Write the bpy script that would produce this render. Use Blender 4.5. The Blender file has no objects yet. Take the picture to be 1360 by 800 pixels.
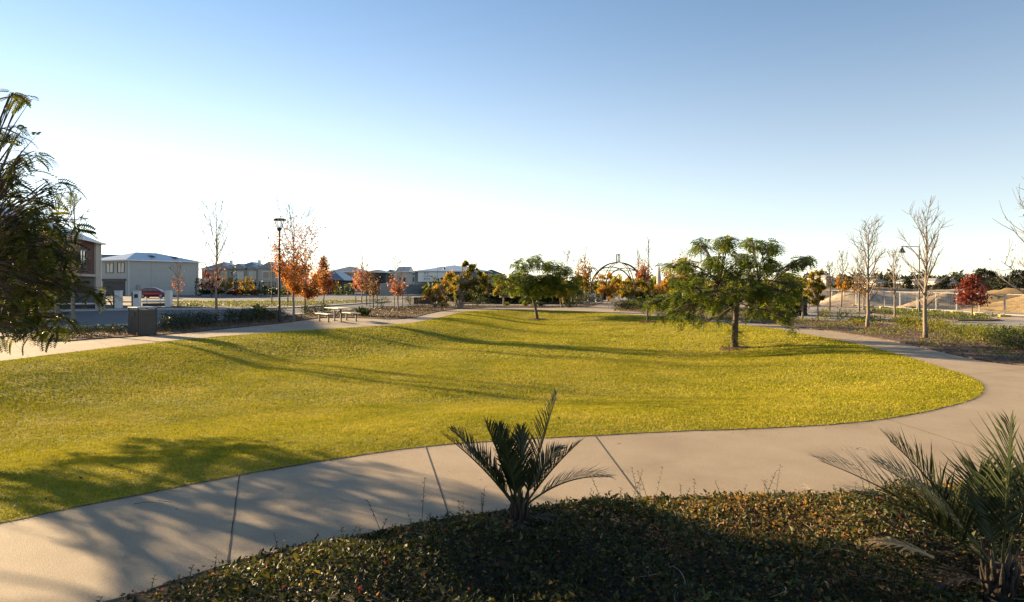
import bpy, math, random
import numpy as np
from mathutils import Vector
from mathutils.geometry import delaunay_2d_cdt

# ------------------------------------------------------------------ camera, sky, sun, exposure
scene = bpy.context.scene
COL = scene.collection
FPX, HOR, EYE = 907.0, 375.0, 2.2          # focal length in picture widths of 1360, horizon row, eye height
cam_data = bpy.data.cameras.new("camera")
cam_data.sensor_width = 36.0
cam_data.lens = FPX / 1360.0 * 36.0
cam_data.shift_y = (HOR - 400.0) / 1360.0
cam_data.clip_start = 0.1
cam_data.clip_end = 9000.0
cam = bpy.data.objects.new("camera", cam_data)
COL.objects.link(cam)
cam.location = (0, 0, EYE)
cam.rotation_euler = (math.radians(90), 0, 0)
scene.camera = cam

SUN_ELEV = math.radians(12.2)
SUN_TO = Vector((0.819 * math.cos(SUN_ELEV), -0.573 * math.cos(SUN_ELEV), -math.sin(SUN_ELEV)))
world = bpy.data.worlds.new("World")
scene.world = world
world.use_nodes = True
wn = world.node_tree
bg = wn.nodes["Background"]
sky = wn.nodes.new("ShaderNodeTexSky")
sky.sky_type = 'NISHITA'
sky.sun_disc = False
sky.sun_elevation = SUN_ELEV
sky.sun_rotation = math.atan2(-SUN_TO.x, -SUN_TO.y)   # azimuth of the sun from +Y towards +X
sky.altitude = 0.0
sky.air_density = 0.8
sky.dust_density = 0.0
sky.ozone_density = 1.0
soft = wn.nodes.new("ShaderNodeHueSaturation")      # a slightly milky autumn sky
soft.inputs["Saturation"].default_value = 0.86
geo_w = wn.nodes.new("ShaderNodeTexCoord"); sep_w = wn.nodes.new("ShaderNodeSeparateXYZ"); map_w = wn.nodes.new("ShaderNodeMapRange")
map_w.interpolation_type = 'SMOOTHSTEP'            # milkier low down, clearer blue higher up
map_w.inputs["From Min"].default_value = 0.06; map_w.inputs["From Max"].default_value = 0.42
map_w.inputs["To Min"].default_value = 0.60; map_w.inputs["To Max"].default_value = 1.02
wn.links.new(geo_w.outputs["Generated"], sep_w.inputs[0]); wn.links.new(sep_w.outputs["Z"], map_w.inputs["Value"])
wn.links.new(map_w.outputs[0], soft.inputs["Saturation"])
wn.links.new(sky.outputs[0], soft.inputs["Color"])
wn.links.new(soft.outputs[0], bg.inputs[0])
bg.inputs[1].default_value = 0.0555

sun_data = bpy.data.lights.new("sun", 'SUN')
sun_data.energy = 5.0
sun_data.angle = math.radians(0.6)
sun_data.color = (1.0, 0.74, 0.42)
sun = bpy.data.objects.new("sun", sun_data)
COL.objects.link(sun)
sun.rotation_euler = SUN_TO.to_track_quat('-Z', 'Y').to_euler()
sun.location = (-60, 40, 40)

scene.view_settings.view_transform = 'Standard'
scene.view_settings.look = 'None'
scene.view_settings.exposure = 2.0
scene.view_settings.gamma = 1.0
scene.cycles.max_bounces = 6
scene.cycles.transparent_max_bounces = 6
scene.cycles.use_denoising = True

# ------------------------------------------------------------------ helpers
rng = np.random.default_rng(11)

def PW(px, py, z=0.0):
    """the place on the level z seen at that spot of the photograph"""
    Y = (EYE - z) * FPX / (py - HOR)
    return np.array([(px - 680.0) / FPX * Y, Y])

def AT(px, py, Y):
    """the place at distance Y seen at that spot of the photograph"""
    return np.array([(px - 680.0) / FPX * Y, Y, EYE - (py - HOR) / FPX * Y])

def polyW(pts):
    return np.array([PW(*p) for p in pts])

def tag(o, label=None, cat=None, group=None, kind=None):
    if label: o["label"] = label
    if cat: o["category"] = cat
    if group: o["group"] = group
    if kind: o["kind"] = kind
    return o

def thing(name, label, cat, loc=(0, 0, 0), rz=0.0, group=None):
    o = bpy.data.objects.new(name, None)
    o.empty_display_size = 0.3
    COL.objects.link(o)
    o.location = loc
    o.rotation_euler = (0, 0, rz)
    return tag(o, label, cat, group)

class MB:
    """collects pieces and links them as one mesh object"""
    def __init__(self):
        self.V, self.F, self.T, self.M, self.n = [], [], [], [], 0
    def add(self, v, faces, tint=0.5, mi=0):
        v = np.asarray(v, dtype=np.float64).reshape(-1, 3)
        self.V.append(v)
        t = np.asarray(tint, dtype=np.float32)
        self.T.append(np.full(len(v), float(t), np.float32) if t.ndim == 0 else t)
        if isinstance(faces, np.ndarray):
            self.F.append(faces + self.n); self.M.append(np.full(len(faces), mi))
        else:
            by = {}
            for f in faces: by.setdefault(len(f), []).append(f)
            for k, fs in by.items():
                self.F.append(np.array(fs, dtype=np.int64) + self.n); self.M.append(np.full(len(fs), mi))
        self.n += len(v)
        return self
    def box(self, c, s, rz=0.0, tint=0.5, mi=0, bevel=0.0):
        hx, hy, hz = s[0] / 2, s[1] / 2, s[2] / 2
        if bevel <= 0:
            v = np.array([[x, y, z] for z in (-hz, hz) for y in (-hy, hy) for x in (-hx, hx)])
            f = [(0, 2, 3, 1), (4, 5, 7, 6), (0, 1, 5, 4), (2, 6, 7, 3), (0, 4, 6, 2), (1, 3, 7, 5)]
        else:
            b = min(bevel, hx * .9, hy * .9, hz * .9)
            ring = lambda x, y: [(-x + b, -y), (x - b, -y), (x, -y + b), (x, y - b), (x - b, y), (-x + b, y), (-x, y - b), (-x, -y + b)]
            rows = []
            for z, ins in ((-hz, b), (-hz + b, 0), (hz - b, 0), (hz, b)):
                rows.append([(px * (1 - ins / max(hx, 1e-6)), py * (1 - ins / max(hy, 1e-6)), z) for px, py in ring(hx, hy)])
            v = np.array([p for r in rows for p in r])
            f = [tuple(range(7, -1, -1)), tuple(range(24, 32))]
            for r in range(3):
                for k in range(8):
                    a, d = r * 8 + k, r * 8 + (k + 1) % 8
                    f.append((a, d, d + 8, a + 8))
        c_, s_ = math.cos(rz), math.sin(rz)
        R = np.array([[c_, -s_, 0], [s_, c_, 0], [0, 0, 1]])
        return self.add(v @ R.T + np.array(c), f, tint, mi)
    def tube(self, pts, rad, sides=6, tint=0.5, mi=0, cap=True):
        pts = np.asarray(pts, float); n = len(pts)
        rad = np.broadcast_to(np.asarray(rad, float), (n,))
        d = np.gradient(pts, axis=0)
        d /= np.linalg.norm(d, axis=1)[:, None] + 1e-12
        up = np.array([0, 0, 1.0]) if abs(d[0][2]) < 0.9 else np.array([1.0, 0, 0])
        a = np.arange(sides) / sides * 2 * np.pi
        V = np.zeros((n, sides, 3))
        u = np.cross(up, d[0]); u /= np.linalg.norm(u)
        for i in range(n):
            u = u - d[i] * np.dot(u, d[i]); u /= np.linalg.norm(u) + 1e-12
            w = np.cross(d[i], u)
            V[i] = pts[i] + rad[i] * (np.cos(a)[:, None] * u + np.sin(a)[:, None] * w)
        i0 = (np.arange(n - 1)[:, None] * sides + np.arange(sides)[None]).ravel()
        i1 = (np.arange(n - 1)[:, None] * sides + (np.arange(sides)[None] + 1) % sides).ravel()
        self.add(V.reshape(-1, 3), np.stack([i0, i1, i1 + sides, i0 + sides], 1), tint, mi)
        if cap:
            self.F.append(np.array([np.arange(sides) + self.n - sides])); self.M.append(np.array([mi]))
            self.F.append(np.array([np.arange(sides)[::-1] + self.n - n * sides])); self.M.append(np.array([mi]))
        return self
    def lathe(self, prof, c=(0, 0, 0), sides=20, tint=0.5, mi=0):
        prof = np.asarray(prof, float)
        a = np.arange(sides) / sides * 2 * np.pi
        V = np.stack([prof[:, 0][:, None] * np.cos(a), prof[:, 0][:, None] * np.sin(a), np.repeat(prof[:, 1][:, None], sides, 1)], 2)
        n = len(prof)
        i0 = (np.arange(n - 1)[:, None] * sides + np.arange(sides)[None]).ravel()
        i1 = (np.arange(n - 1)[:, None] * sides + (np.arange(sides)[None] + 1) % sides).ravel()
        self.add(V.reshape(-1, 3) + np.array(c), np.stack([i0, i1, i1 + sides, i0 + sides], 1), tint, mi)
        self.F.append(np.array([np.arange(sides) + self.n - sides])); self.M.append(np.array([mi]))
        self.F.append(np.array([np.arange(sides)[::-1] + self.n - n * sides])); self.M.append(np.array([mi]))
        return self
    def inst(self, tv, tf, R, pos, sc, tint):
        """many copies of a small template: tv (k,3), tf (m,j), R (n,3,3), pos (n,3), sc (n,)"""
        n, k = len(pos), len(tv)
        sc = np.asarray(sc, float)
        s = sc[:, None, None] if sc.ndim == 1 else sc[:, None, :]
        V = np.einsum('nij,nkj->nki', R, tv[None] * s) + pos[:, None, :]
        F = (tf[None] + (np.arange(n) * k)[:, None, None]).reshape(-1, tf.shape[1])
        t = np.asarray(tint, np.float32)
        T = np.repeat(t, k) if t.ndim == 1 else t.ravel()
        return self.add(V.reshape(-1, 3), F, T)
    def build(self, name, mats, parent=None, smooth=False, loc=None):
        me = bpy.data.meshes.new(name)
        V = np.concatenate(self.V)
        me.vertices.add(len(V)); me.vertices.foreach_set("co", V.astype(np.float32).ravel())
        loops = np.concatenate([f.ravel() for f in self.F]).astype(np.int32)
        tot = np.concatenate([np.full(len(f), f.shape[1]) for f in self.F]).astype(np.int32)
        start = np.concatenate([[0], np.cumsum(tot)[:-1]]).astype(np.int32)
        me.loops.add(len(loops)); me.loops.foreach_set("vertex_index", loops)
        me.polygons.add(len(tot)); me.polygons.foreach_set("loop_start", start); me.polygons.foreach_set("loop_total", tot)
        mats = mats if isinstance(mats, (list, tuple)) else [mats]
        for m in mats: me.materials.append(m)
        me.polygons.foreach_set("material_index", np.concatenate(self.M).astype(np.int32))
        me.polygons.foreach_set("use_smooth", np.full(len(tot), bool(smooth)))
        at = me.attributes.new("tint", 'FLOAT', 'POINT'); at.data.foreach_set("value", np.concatenate(self.T).astype(np.float32))
        me.update(calc_edges=True); me.validate()
        o = bpy.data.objects.new(name, me)
        COL.objects.link(o)
        if parent: o.parent = parent
        if loc is not None: o.location = loc
        return o

def frames(dirs, ups=None, roll=None):
    """rotation matrices whose local x is dirs and local z is near ups"""
    d = dirs / (np.linalg.norm(dirs, axis=1)[:, None] + 1e-9)
    u = np.tile(np.array([0, 0, 1.0]), (len(d), 1)) if ups is None else ups
    y = np.cross(u, d); y /= np.linalg.norm(y, axis=1)[:, None] + 1e-9
    z = np.cross(d, y)
    if roll is not None:
        c, s = np.cos(roll)[:, None], np.sin(roll)[:, None]
        y, z = y * c + z * s, z * c - y * s
    return np.stack([d, y, z], 2)

def rnd_dirs(n, r):
    v = r.normal(size=(n, 3)); return v / np.linalg.norm(v, axis=1)[:, None]

# ------------------------------------------------------------------ materials
def new_mat(name):
    m = bpy.data.materials.new(name); m.use_nodes = True
    return m, m.node_tree, m.node_tree.nodes["Principled BSDF"]

def N(nt, typ, **kw):
    n = nt.nodes.new(typ)
    for k, v in kw.items(): setattr(n, k, v)
    return n

def ramp(nt, fac, stops):
    r = N(nt, "ShaderNodeValToRGB")
    e = r.color_ramp.elements
    while len(e) < len(stops): e.new(0.5)
    for i, (p, c) in enumerate(stops):
        e[i].position = p; e[i].color = (*c, 1)
    nt.links.new(fac, r.inputs[0])
    return r.outputs[0]

def noise(nt, scale, detail=4, rough=0.6, coord="Object"):
    tc = N(nt, "ShaderNodeTexCoord")
    n = N(nt, "ShaderNodeTexNoise")
    n.inputs["Scale"].default_value = scale; n.inputs["Detail"].default_value = detail; n.inputs["Roughness"].default_value = rough
    nt.links.new(tc.outputs[coord], n.inputs["Vector"])
    return n.outputs[0]

def mat_noise(name, stops, scale=3.0, rough=0.8, bump=0.0, bscale=None, metallic=0.0, detail=5, scale2=None, amt2=0.5, spec=None):
    m, nt, p = new_mat(name)
    col = ramp(nt, noise(nt, scale, detail), stops)
    if scale2:
        c2 = ramp(nt, noise(nt, scale2, 3), [(0.3, (1 - amt2,) * 3), (0.7, (1.0,) * 3)])
        mx = N(nt, "ShaderNodeMixRGB", blend_type='MULTIPLY'); mx.inputs[0].default_value = 1
        nt.links.new(col, mx.inputs[1]); nt.links.new(c2, mx.inputs[2]); col = mx.outputs[0]
    nt.links.new(col, p.inputs["Base Color"])
    p.inputs["Roughness"].default_value = rough; p.inputs["Metallic"].default_value = metallic
    if spec is not None: p.inputs["Specular IOR Level"].default_value = spec
    if bump:
        b = N(nt, "ShaderNodeBump"); b.inputs["Strength"].default_value = bump; b.inputs["Distance"].default_value = 0.02
        nt.links.new(noise(nt, bscale or scale * 8, 3), b.inputs["Height"]); nt.links.new(b.outputs[0], p.inputs["Normal"])
    return m

def mat_flat(name, c, rough=0.6, metallic=0.0, var=0.12, scale=6.0):
    a = tuple(x * (1 - var) for x in c); b = tuple(min(1, x * (1 + var)) for x in c)
    return mat_noise(name, [(0.3, a), (0.7, b)], scale, rough, metallic=metallic)

def mat_leaf(name, cols, trans=0.35, rough=0.5, tr_gain=1.4, spec=0.3):
    m, nt, p = new_mat(name)
    a = N(nt, "ShaderNodeAttribute"); a.attribute_name = "tint"
    n = len(cols)
    col = ramp(nt, a.outputs["Fac"], [(i / max(1, n - 1), c) for i, c in enumerate(cols)])
    nt.links.new(col, p.inputs["Base Color"])
    p.inputs["Roughness"].default_value = rough
    p.inputs["Specular IOR Level"].default_value = spec
    t = N(nt, "ShaderNodeBsdfTranslucent")
    g = N(nt, "ShaderNodeMixRGB", blend_type='MULTIPLY'); g.inputs[0].default_value = 1
    g.inputs[2].default_value = (tr_gain * 1.1, tr_gain, tr_gain * 0.55, 1)
    nt.links.new(col, g.inputs[1]); nt.links.new(g.outputs[0], t.inputs[0])
    mx = N(nt, "ShaderNodeMixShader"); mx.inputs[0].default_value = trans
    nt.links.new(p.outputs[0], mx.inputs[1]); nt.links.new(t.outputs[0], mx.inputs[2])
    nt.links.new(mx.outputs[0], nt.nodes["Material Output"].inputs[0])
    return m

M = {}
M['concrete'] = mat_noise("path_concrete", [(0.28, (0.33, 0.25, 0.165)), (0.5, (0.41, 0.315, 0.21)), (0.72, (0.46, 0.36, 0.25))], 0.8, 0.85, 0.35, 120, detail=9, scale2=70, amt2=0.34)
M['joint'] = mat_flat("joint_sealant", (0.035, 0.03, 0.028), 0.9)
M['asphalt'] = mat_noise("road_asphalt", [(0.3, (0.075, 0.075, 0.08)), (0.7, (0.10, 0.10, 0.105))], 0.4, 0.85, 0.2, 60, scale2=30, amt2=0.15)
M['paving'] = mat_noise("pale_paving", [(0.3, (0.25, 0.22, 0.19)), (0.7, (0.33, 0.29, 0.25))], 0.3, 0.85, 0.2, 60, scale2=18, amt2=0.2)
M['kerb'] = mat_flat("kerb_concrete", (0.38, 0.35, 0.31), 0.85)
M['soil'] = mat_noise("mulch_soil", [(0.3, (0.045, 0.028, 0.018)), (0.55, (0.13, 0.085, 0.055)), (0.75, (0.27, 0.19, 0.125))], 9.0, 0.95, 0.9, 30, scale2=1.1, amt2=0.45)
M['earth'] = mat_noise("bare_earth", [(0.3, (0.10, 0.085, 0.05)), (0.7, (0.19, 0.15, 0.09))], 0.08, 0.95, 0.3, 4, scale2=1.5, amt2=0.35)
M['sand'] = mat_noise("quarry_sand", [(0.25, (0.30, 0.20, 0.11)), (0.5, (0.40, 0.285, 0.17)), (0.75, (0.48, 0.355, 0.23))], 0.5, 0.95, 1.0, 2.0, scale2=2.6, amt2=0.5, detail=9)
M['paleSand'] = mat_noise("pale_limestone_sand", [(0.25, (0.36, 0.26, 0.17)), (0.5, (0.50, 0.38, 0.26)), (0.75, (0.60, 0.48, 0.35))], 0.5, 0.95, 1.0, 2.0, scale2=2.6, amt2=0.5, detail=9)
M['ochreSand'] = mat_noise("ochre_sand", [(0.25, (0.30, 0.19, 0.07)), (0.5, (0.38, 0.25, 0.10)), (0.75, (0.45, 0.31, 0.14))], 0.6, 0.95, 1.0, 2.0, scale2=2.6, amt2=0.5, detail=9)
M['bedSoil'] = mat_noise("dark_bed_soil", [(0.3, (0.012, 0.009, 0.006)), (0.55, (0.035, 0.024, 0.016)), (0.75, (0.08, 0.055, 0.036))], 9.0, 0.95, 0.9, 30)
M['bark'] = mat_noise("bark", [(0.3, (0.045, 0.033, 0.024)), (0.7, (0.12, 0.09, 0.065))], 14, 0.9, 0.6, 40)
M['paleBark'] = mat_noise("pale_bark", [(0.3, (0.13, 0.10, 0.072)), (0.7, (0.26, 0.205, 0.15))], 10, 0.85, 0.4, 40)
M['greyBark'] = mat_noise("grey_bark", [(0.3, (0.13, 0.11, 0.09)), (0.7, (0.26, 0.22, 0.18))], 10, 0.85, 0.4, 40)
M['twig'] = mat_noise("dry_twig", [(0.3, (0.16, 0.11, 0.07)), (0.7, (0.36, 0.27, 0.18))], 6, 0.9)

def grass_mat(name, dry=1.0):
    m, nt, p = new_mat(name)
    geo = N(nt, "ShaderNodeNewGeometry")
    def wn_(scale, detail, rough=0.6):
        n = N(nt, "ShaderNodeTexNoise")
        n.inputs["Scale"].default_value = scale; n.inputs["Detail"].default_value = detail; n.inputs["Roughness"].default_value = rough
        nt.links.new(geo.outputs["Position"], n.inputs["Vector"]); return n.outputs[0]
    big = ramp(nt, wn_(0.5, 6, 0.7), [(0.26, (0.25, 0.26, 0.016)), (0.5, (0.40, 0.36, 0.030)), (0.72, (0.53, 0.425, 0.070))])
    fine = ramp(nt, wn_(7.0, 4, 0.7), [(0.28, (0.58, 0.62, 0.55)), (0.5, (0.96, 0.97, 0.95)), (0.72, (1.2, 1.15, 1.25))])
    a = N(nt, "ShaderNodeAttribute"); a.attribute_name = "tint"
    tv = ramp(nt, a.outputs["Fac"], [(0.0, (0.55, 0.62, 0.55)), (0.5, (0.96, 0.96, 0.92)), (1.0, (1.35, 1.22, 1.5))])
    m1 = N(nt, "ShaderNodeMixRGB", blend_type='MULTIPLY'); m1.inputs[0].default_value = 1
    nt.links.new(big, m1.inputs[1]); nt.links.new(fine, m1.inputs[2])
    m2 = N(nt, "ShaderNodeMixRGB", blend_type='MULTIPLY'); m2.inputs[0].default_value = 1
    nt.links.new(m1.outputs[0], m2.inputs[1]); nt.links.new(tv, m2.inputs[2])
    nt.links.new(m2.outputs[0], p.inputs["Base Color"])
    p.inputs["Roughness"].default_value = 0.75; p.inputs["Specular IOR Level"].default_value = 0.04
    t = N(nt, "ShaderNodeBsdfTranslucent"); nt.links.new(m2.outputs[0], t.inputs[0])
    mx = N(nt, "ShaderNodeMixShader"); mx.inputs[0].default_value = 0.25
    nt.links.new(p.outputs[0], mx.inputs[1]); nt.links.new(t.outputs[0], mx.inputs[2])
    nt.links.new(mx.outputs[0], nt.nodes["Material Output"].inputs[0])
    return m
M['grass'] = grass_mat("lawn_grass")
M['lawnBase'] = mat_noise("lawn_turf", [(0.3, (0.20, 0.18, 0.012)), (0.7, (0.31, 0.26, 0.022))], 2.5, 0.95, 0.8, 40, scale2=0.5, amt2=0.3)

# ------------------------------------------------------------------ polygons of the ground, taken from the photograph
LAWN = np.array([(-7.0, 4.2), *map(tuple, polyW([(0, 698), (90, 678), (176, 661), (326, 631), (476, 606), (573, 593), (680, 585.5), (790, 580), (900, 574), (1000, 571), (1100, 566),
    (1178, 558), (1240, 546), (1290, 533), (1307, 521), (1303, 509), (1283, 499), (1249, 489), (1202, 474), (1132, 456), (1100, 450), (1060, 443), (1033, 437.5), (1006, 434.5), (980, 432),
    (940, 427.5), (900, 423.5), (850, 419), (800, 415.5), (760, 413.5), (720, 412.5), (680, 412.2), (640, 412.5), (610, 415.5), (590, 421), (560, 428), (530, 431.5), (500, 434), (440, 437), (350, 443), (250, 451),
    (150, 462), (60, 473), (0, 481), (-200, 497)])), (-20.5, 13), (-20, 7), (-15, 2), (-10.5, 2.0)])
PATH_OUT = np.array([(-10.5, -1.5), (-6.5, 1.6), *map(tuple, polyW([(166, 796), (267, 761), (352, 737), (425, 723), (560, 694), (690, 676), (840, 664), (1000, 660), (1200, 653), (1290, 645), (1340, 627)])),
    (6.7, 8.7), (9.5, 10.3), (12.3, 12.8), (14.1, 15.6), (14.2, 17.0), *map(tuple, polyW([(1360, 487), (1312, 482), (1270, 473), (1227, 463), (1189, 455), (1142, 447), (1100, 440.5), (1068, 436.4), (1042, 433.8), (1015, 431),
    (980, 427.4), (930, 423), (900, 420), (870, 417.5), (840, 415), (814, 413.5), (817, 410), (826, 405), (829, 399.5), (803, 399.5), (798, 404), (785, 407.5), (770, 408.4), (740, 409.2), (700, 409.2), (640, 409), (609, 411),
    (592, 413), (576, 416), (560, 420), (544, 424), (521, 425), (505, 424.5), (470, 423.2), (425, 423.2), (405, 426), (375, 430), (340, 433.5), (300, 437.5), (250, 443), (207, 446.5), (170, 449), (130, 451), (85, 455), (45, 454.5), (28, 450), (0, 447), (-60, 449), (-250, 462)])),
    (-25, 18), (-25, 6), (-19, -0.5)])

def seg_dist(P, poly):
    A = poly; B = np.roll(poly, -1, 0)
    d = np.full(len(P), 1e9)
    for a, b in zip(A, B):
        ab = b - a; t = np.clip(((P - a) @ ab) / (ab @ ab + 1e-12), 0, 1)
        d = np.minimum(d, np.linalg.norm(P - (a + t[:, None] * ab), axis=1))
    return d
def inside(P, poly):
    x, y = P[:, 0], P[:, 1]; r = np.zeros(len(P), bool)
    j = len(poly) - 1
    for i in range(len(poly)):
        xi, yi = poly[i]; xj, yj = poly[j]
        c = ((yi > y) != (yj > y)) & (x < (xj - xi) * (y - yi) / (yj - yi + 1e-12) + xi)
        r ^= c; j = i
    return r
def smooth01(t):
    t = np.clip(t, 0, 1); return t * t * (3 - 2 * t)
DIP = 0.5
def lawn_z(P):
    P = np.atleast_2d(np.asarray(P, float))[:, :2]
    d = seg_dist(P, LAWN) * inside(P, LAWN)
    w = 0.02 * np.sin(P[:, 0] * 0.9 + 1) * np.sin(P[:, 1] * 0.7) * smooth01(d / 2)
    return 0.012 - DIP * smooth01(np.maximum(d - .15, 0) / 6.5) + w
def PL(px, py):
    z = 0.0
    for _ in range(12):
        q = PW(px, py, z); z = 0.5 * z + 0.5 * float(lawn_z([q])[0])
    return np.array([q[0], q[1], z])

def resample(poly, step):
    out = []
    for a, b in zip(poly, np.roll(poly, -1, 0)):
        n = max(1, int(np.linalg.norm(b - a) / step))
        for k in range(n): out.append(a + (b - a) * k / n)
    return np.array(out)
def smooth_poly(poly, it=2):
    for _ in range(it):
        q = np.roll(poly, -1, 0)
        poly = np.stack([poly * .75 + q * .25, poly * .25 + q * .75], 1).reshape(-1, 2)
    return poly

def sheet(name, outer, mat, z=0.0, holes=(), inner=None, zfun=None, skirt=0.0, parent=None, edge=None):
    """a flat (or zfun shaped) sheet over a polygon, with a skirt down its edge"""
    outer = np.asarray(outer, float)
    allp = [outer] + [np.asarray(h, float) for h in holes]
    V, E = [], []
    for p in allp:
        n0 = len(V); V += [Vector(q) for q in p]; E += [(n0 + i, n0 + (i + 1) % len(p)) for i in range(len(p))]
    nb = len(V)
    if inner is not None: V += [Vector(q) for q in inner]
    vo, eo, fo, *_ = delaunay_2d_cdt(V, E, [], 0, 1e-5)
    P = np.array([(v.x, v.y) for v in vo])
    C = np.array([P[list(f)].mean(0) for f in fo])
    ok = inside(C, outer)
    for h in holes: ok &= ~inside(C, np.asarray(h))
    F = np.array([f for f, k in zip(fo, ok) if k])
    Z = np.full(len(P), z) if zfun is None else zfun(P)
    mb = MB().add(np.c_[P, Z], F)
    if skirt:
        for p in allp:
            zz = np.full(len(p), z) if zfun is None else zfun(p)
            n = len(p); i = np.arange(n); j = (i + 1) % n
            mb.add(np.r_[np.c_[p, zz], np.c_[p, zz - skirt]], np.stack([i, j, j + n, i + n], 1), mi=1 if edge else 0)
    return tag(mb.build(name, [mat, edge] if edge else mat, parent), kind='structure')

def jitter_grid(x0, x1, y0, y1, s, r):
    gx, gy = np.meshgrid(np.arange(x0, x1, s), np.arange(y0, y1, s))
    P = np.c_[gx.ravel(), gy.ravel()]
    return P + r.uniform(-.3 * s, .3 * s, P.shape)

# ------------------------------------------------------------------ ground, lawn, paths, roads
LAWN_S = smooth_poly(LAWN, 2)
LAWN = resample(LAWN_S, 0.6)
PATH_S = smooth_poly(PATH_OUT, 1)
gp = jitter_grid(-22, 19, 1, 58, 0.8, rng)
gp = gp[inside(gp, LAWN)]; gp = gp[seg_dist(gp, LAWN) > 0.45]
sheet("lawn", LAWN, M['lawnBase'], inner=gp, zfun=lambda P: lawn_z(P) - 0.014 * smooth01(seg_dist(P, LAWN) / .3))
big = np.array([(-3500, -60), (3500, -60), (3500, 5000), (-3500, 5000)])
sheet("ground", big, M['earth'], -0.035, holes=[LAWN], inner=None)
sheet("path", PATH_S, M['concrete'], 0.012, holes=[LAWN], skirt=0.09)

# a narrow dirty seam where the turf meets the concrete
def seam():
    r = np.random.default_rng(8); E = resample(LAWN_S, 0.05); n = len(E); T = np.roll(E, -1, 0) - np.roll(E, 1, 0); T /= np.linalg.norm(T, axis=1)[:, None]
    o = np.c_[T[:, 1], -T[:, 0]]; s = np.arange(n) * .05
    w = .018 + .016 * np.sin(s * 2.3) * np.sin(s * 1.1) + .012 * np.sin(s * 7.7) + r.normal(0, .006, n)
    V = np.r_[np.c_[E - o * .03, np.full(n, .0165)], np.c_[E + o * np.maximum(.002, w * .6)[:, None], np.full(n, .0165)]]
    i = np.arange(n); j = (i + 1) % n
    tag(MB().add(V, np.stack([i, j, j + n, i + n], 1)).build("path_seam", M['soil']), kind='structure')
seam()

# joints cut across the concrete path
jm = MB()
for a, b in [((318, 632), (302, 752)), ((565, 594), (596, 686)), ((790, 580), (852, 664)), ((1178, 558), (1352, 615)), ((1283, 499), (1362, 491)), ((1120, 453.5), (1142, 447.5)), ((1010, 434.8), (1016, 431.3)),
             ((505, 433.6), (520, 425.4)), ((350, 443), (318, 436)), ((150, 462), (125, 451.5)), ((250, 451), (224, 445.5)), ((40, 476), (10, 449)), ((430, 437.6), (410, 426)), ((575, 425), (560, 420.3))]:
    A, B = PW(*a), PW(*b); d = B - A; L = np.linalg.norm(d); n = np.array([-d[1], d[0]]) / L * 0.006
    A = A + d * 0.003; B = A + d * 0.985
    q = np.array([A - n, B - n, B + n, A + n]); jm.add(np.c_[q, np.full(4, 0.016)], [(0, 1, 2, 3)])
tag(jm.build("path_joints", M['joint']), kind='structure')

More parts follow.
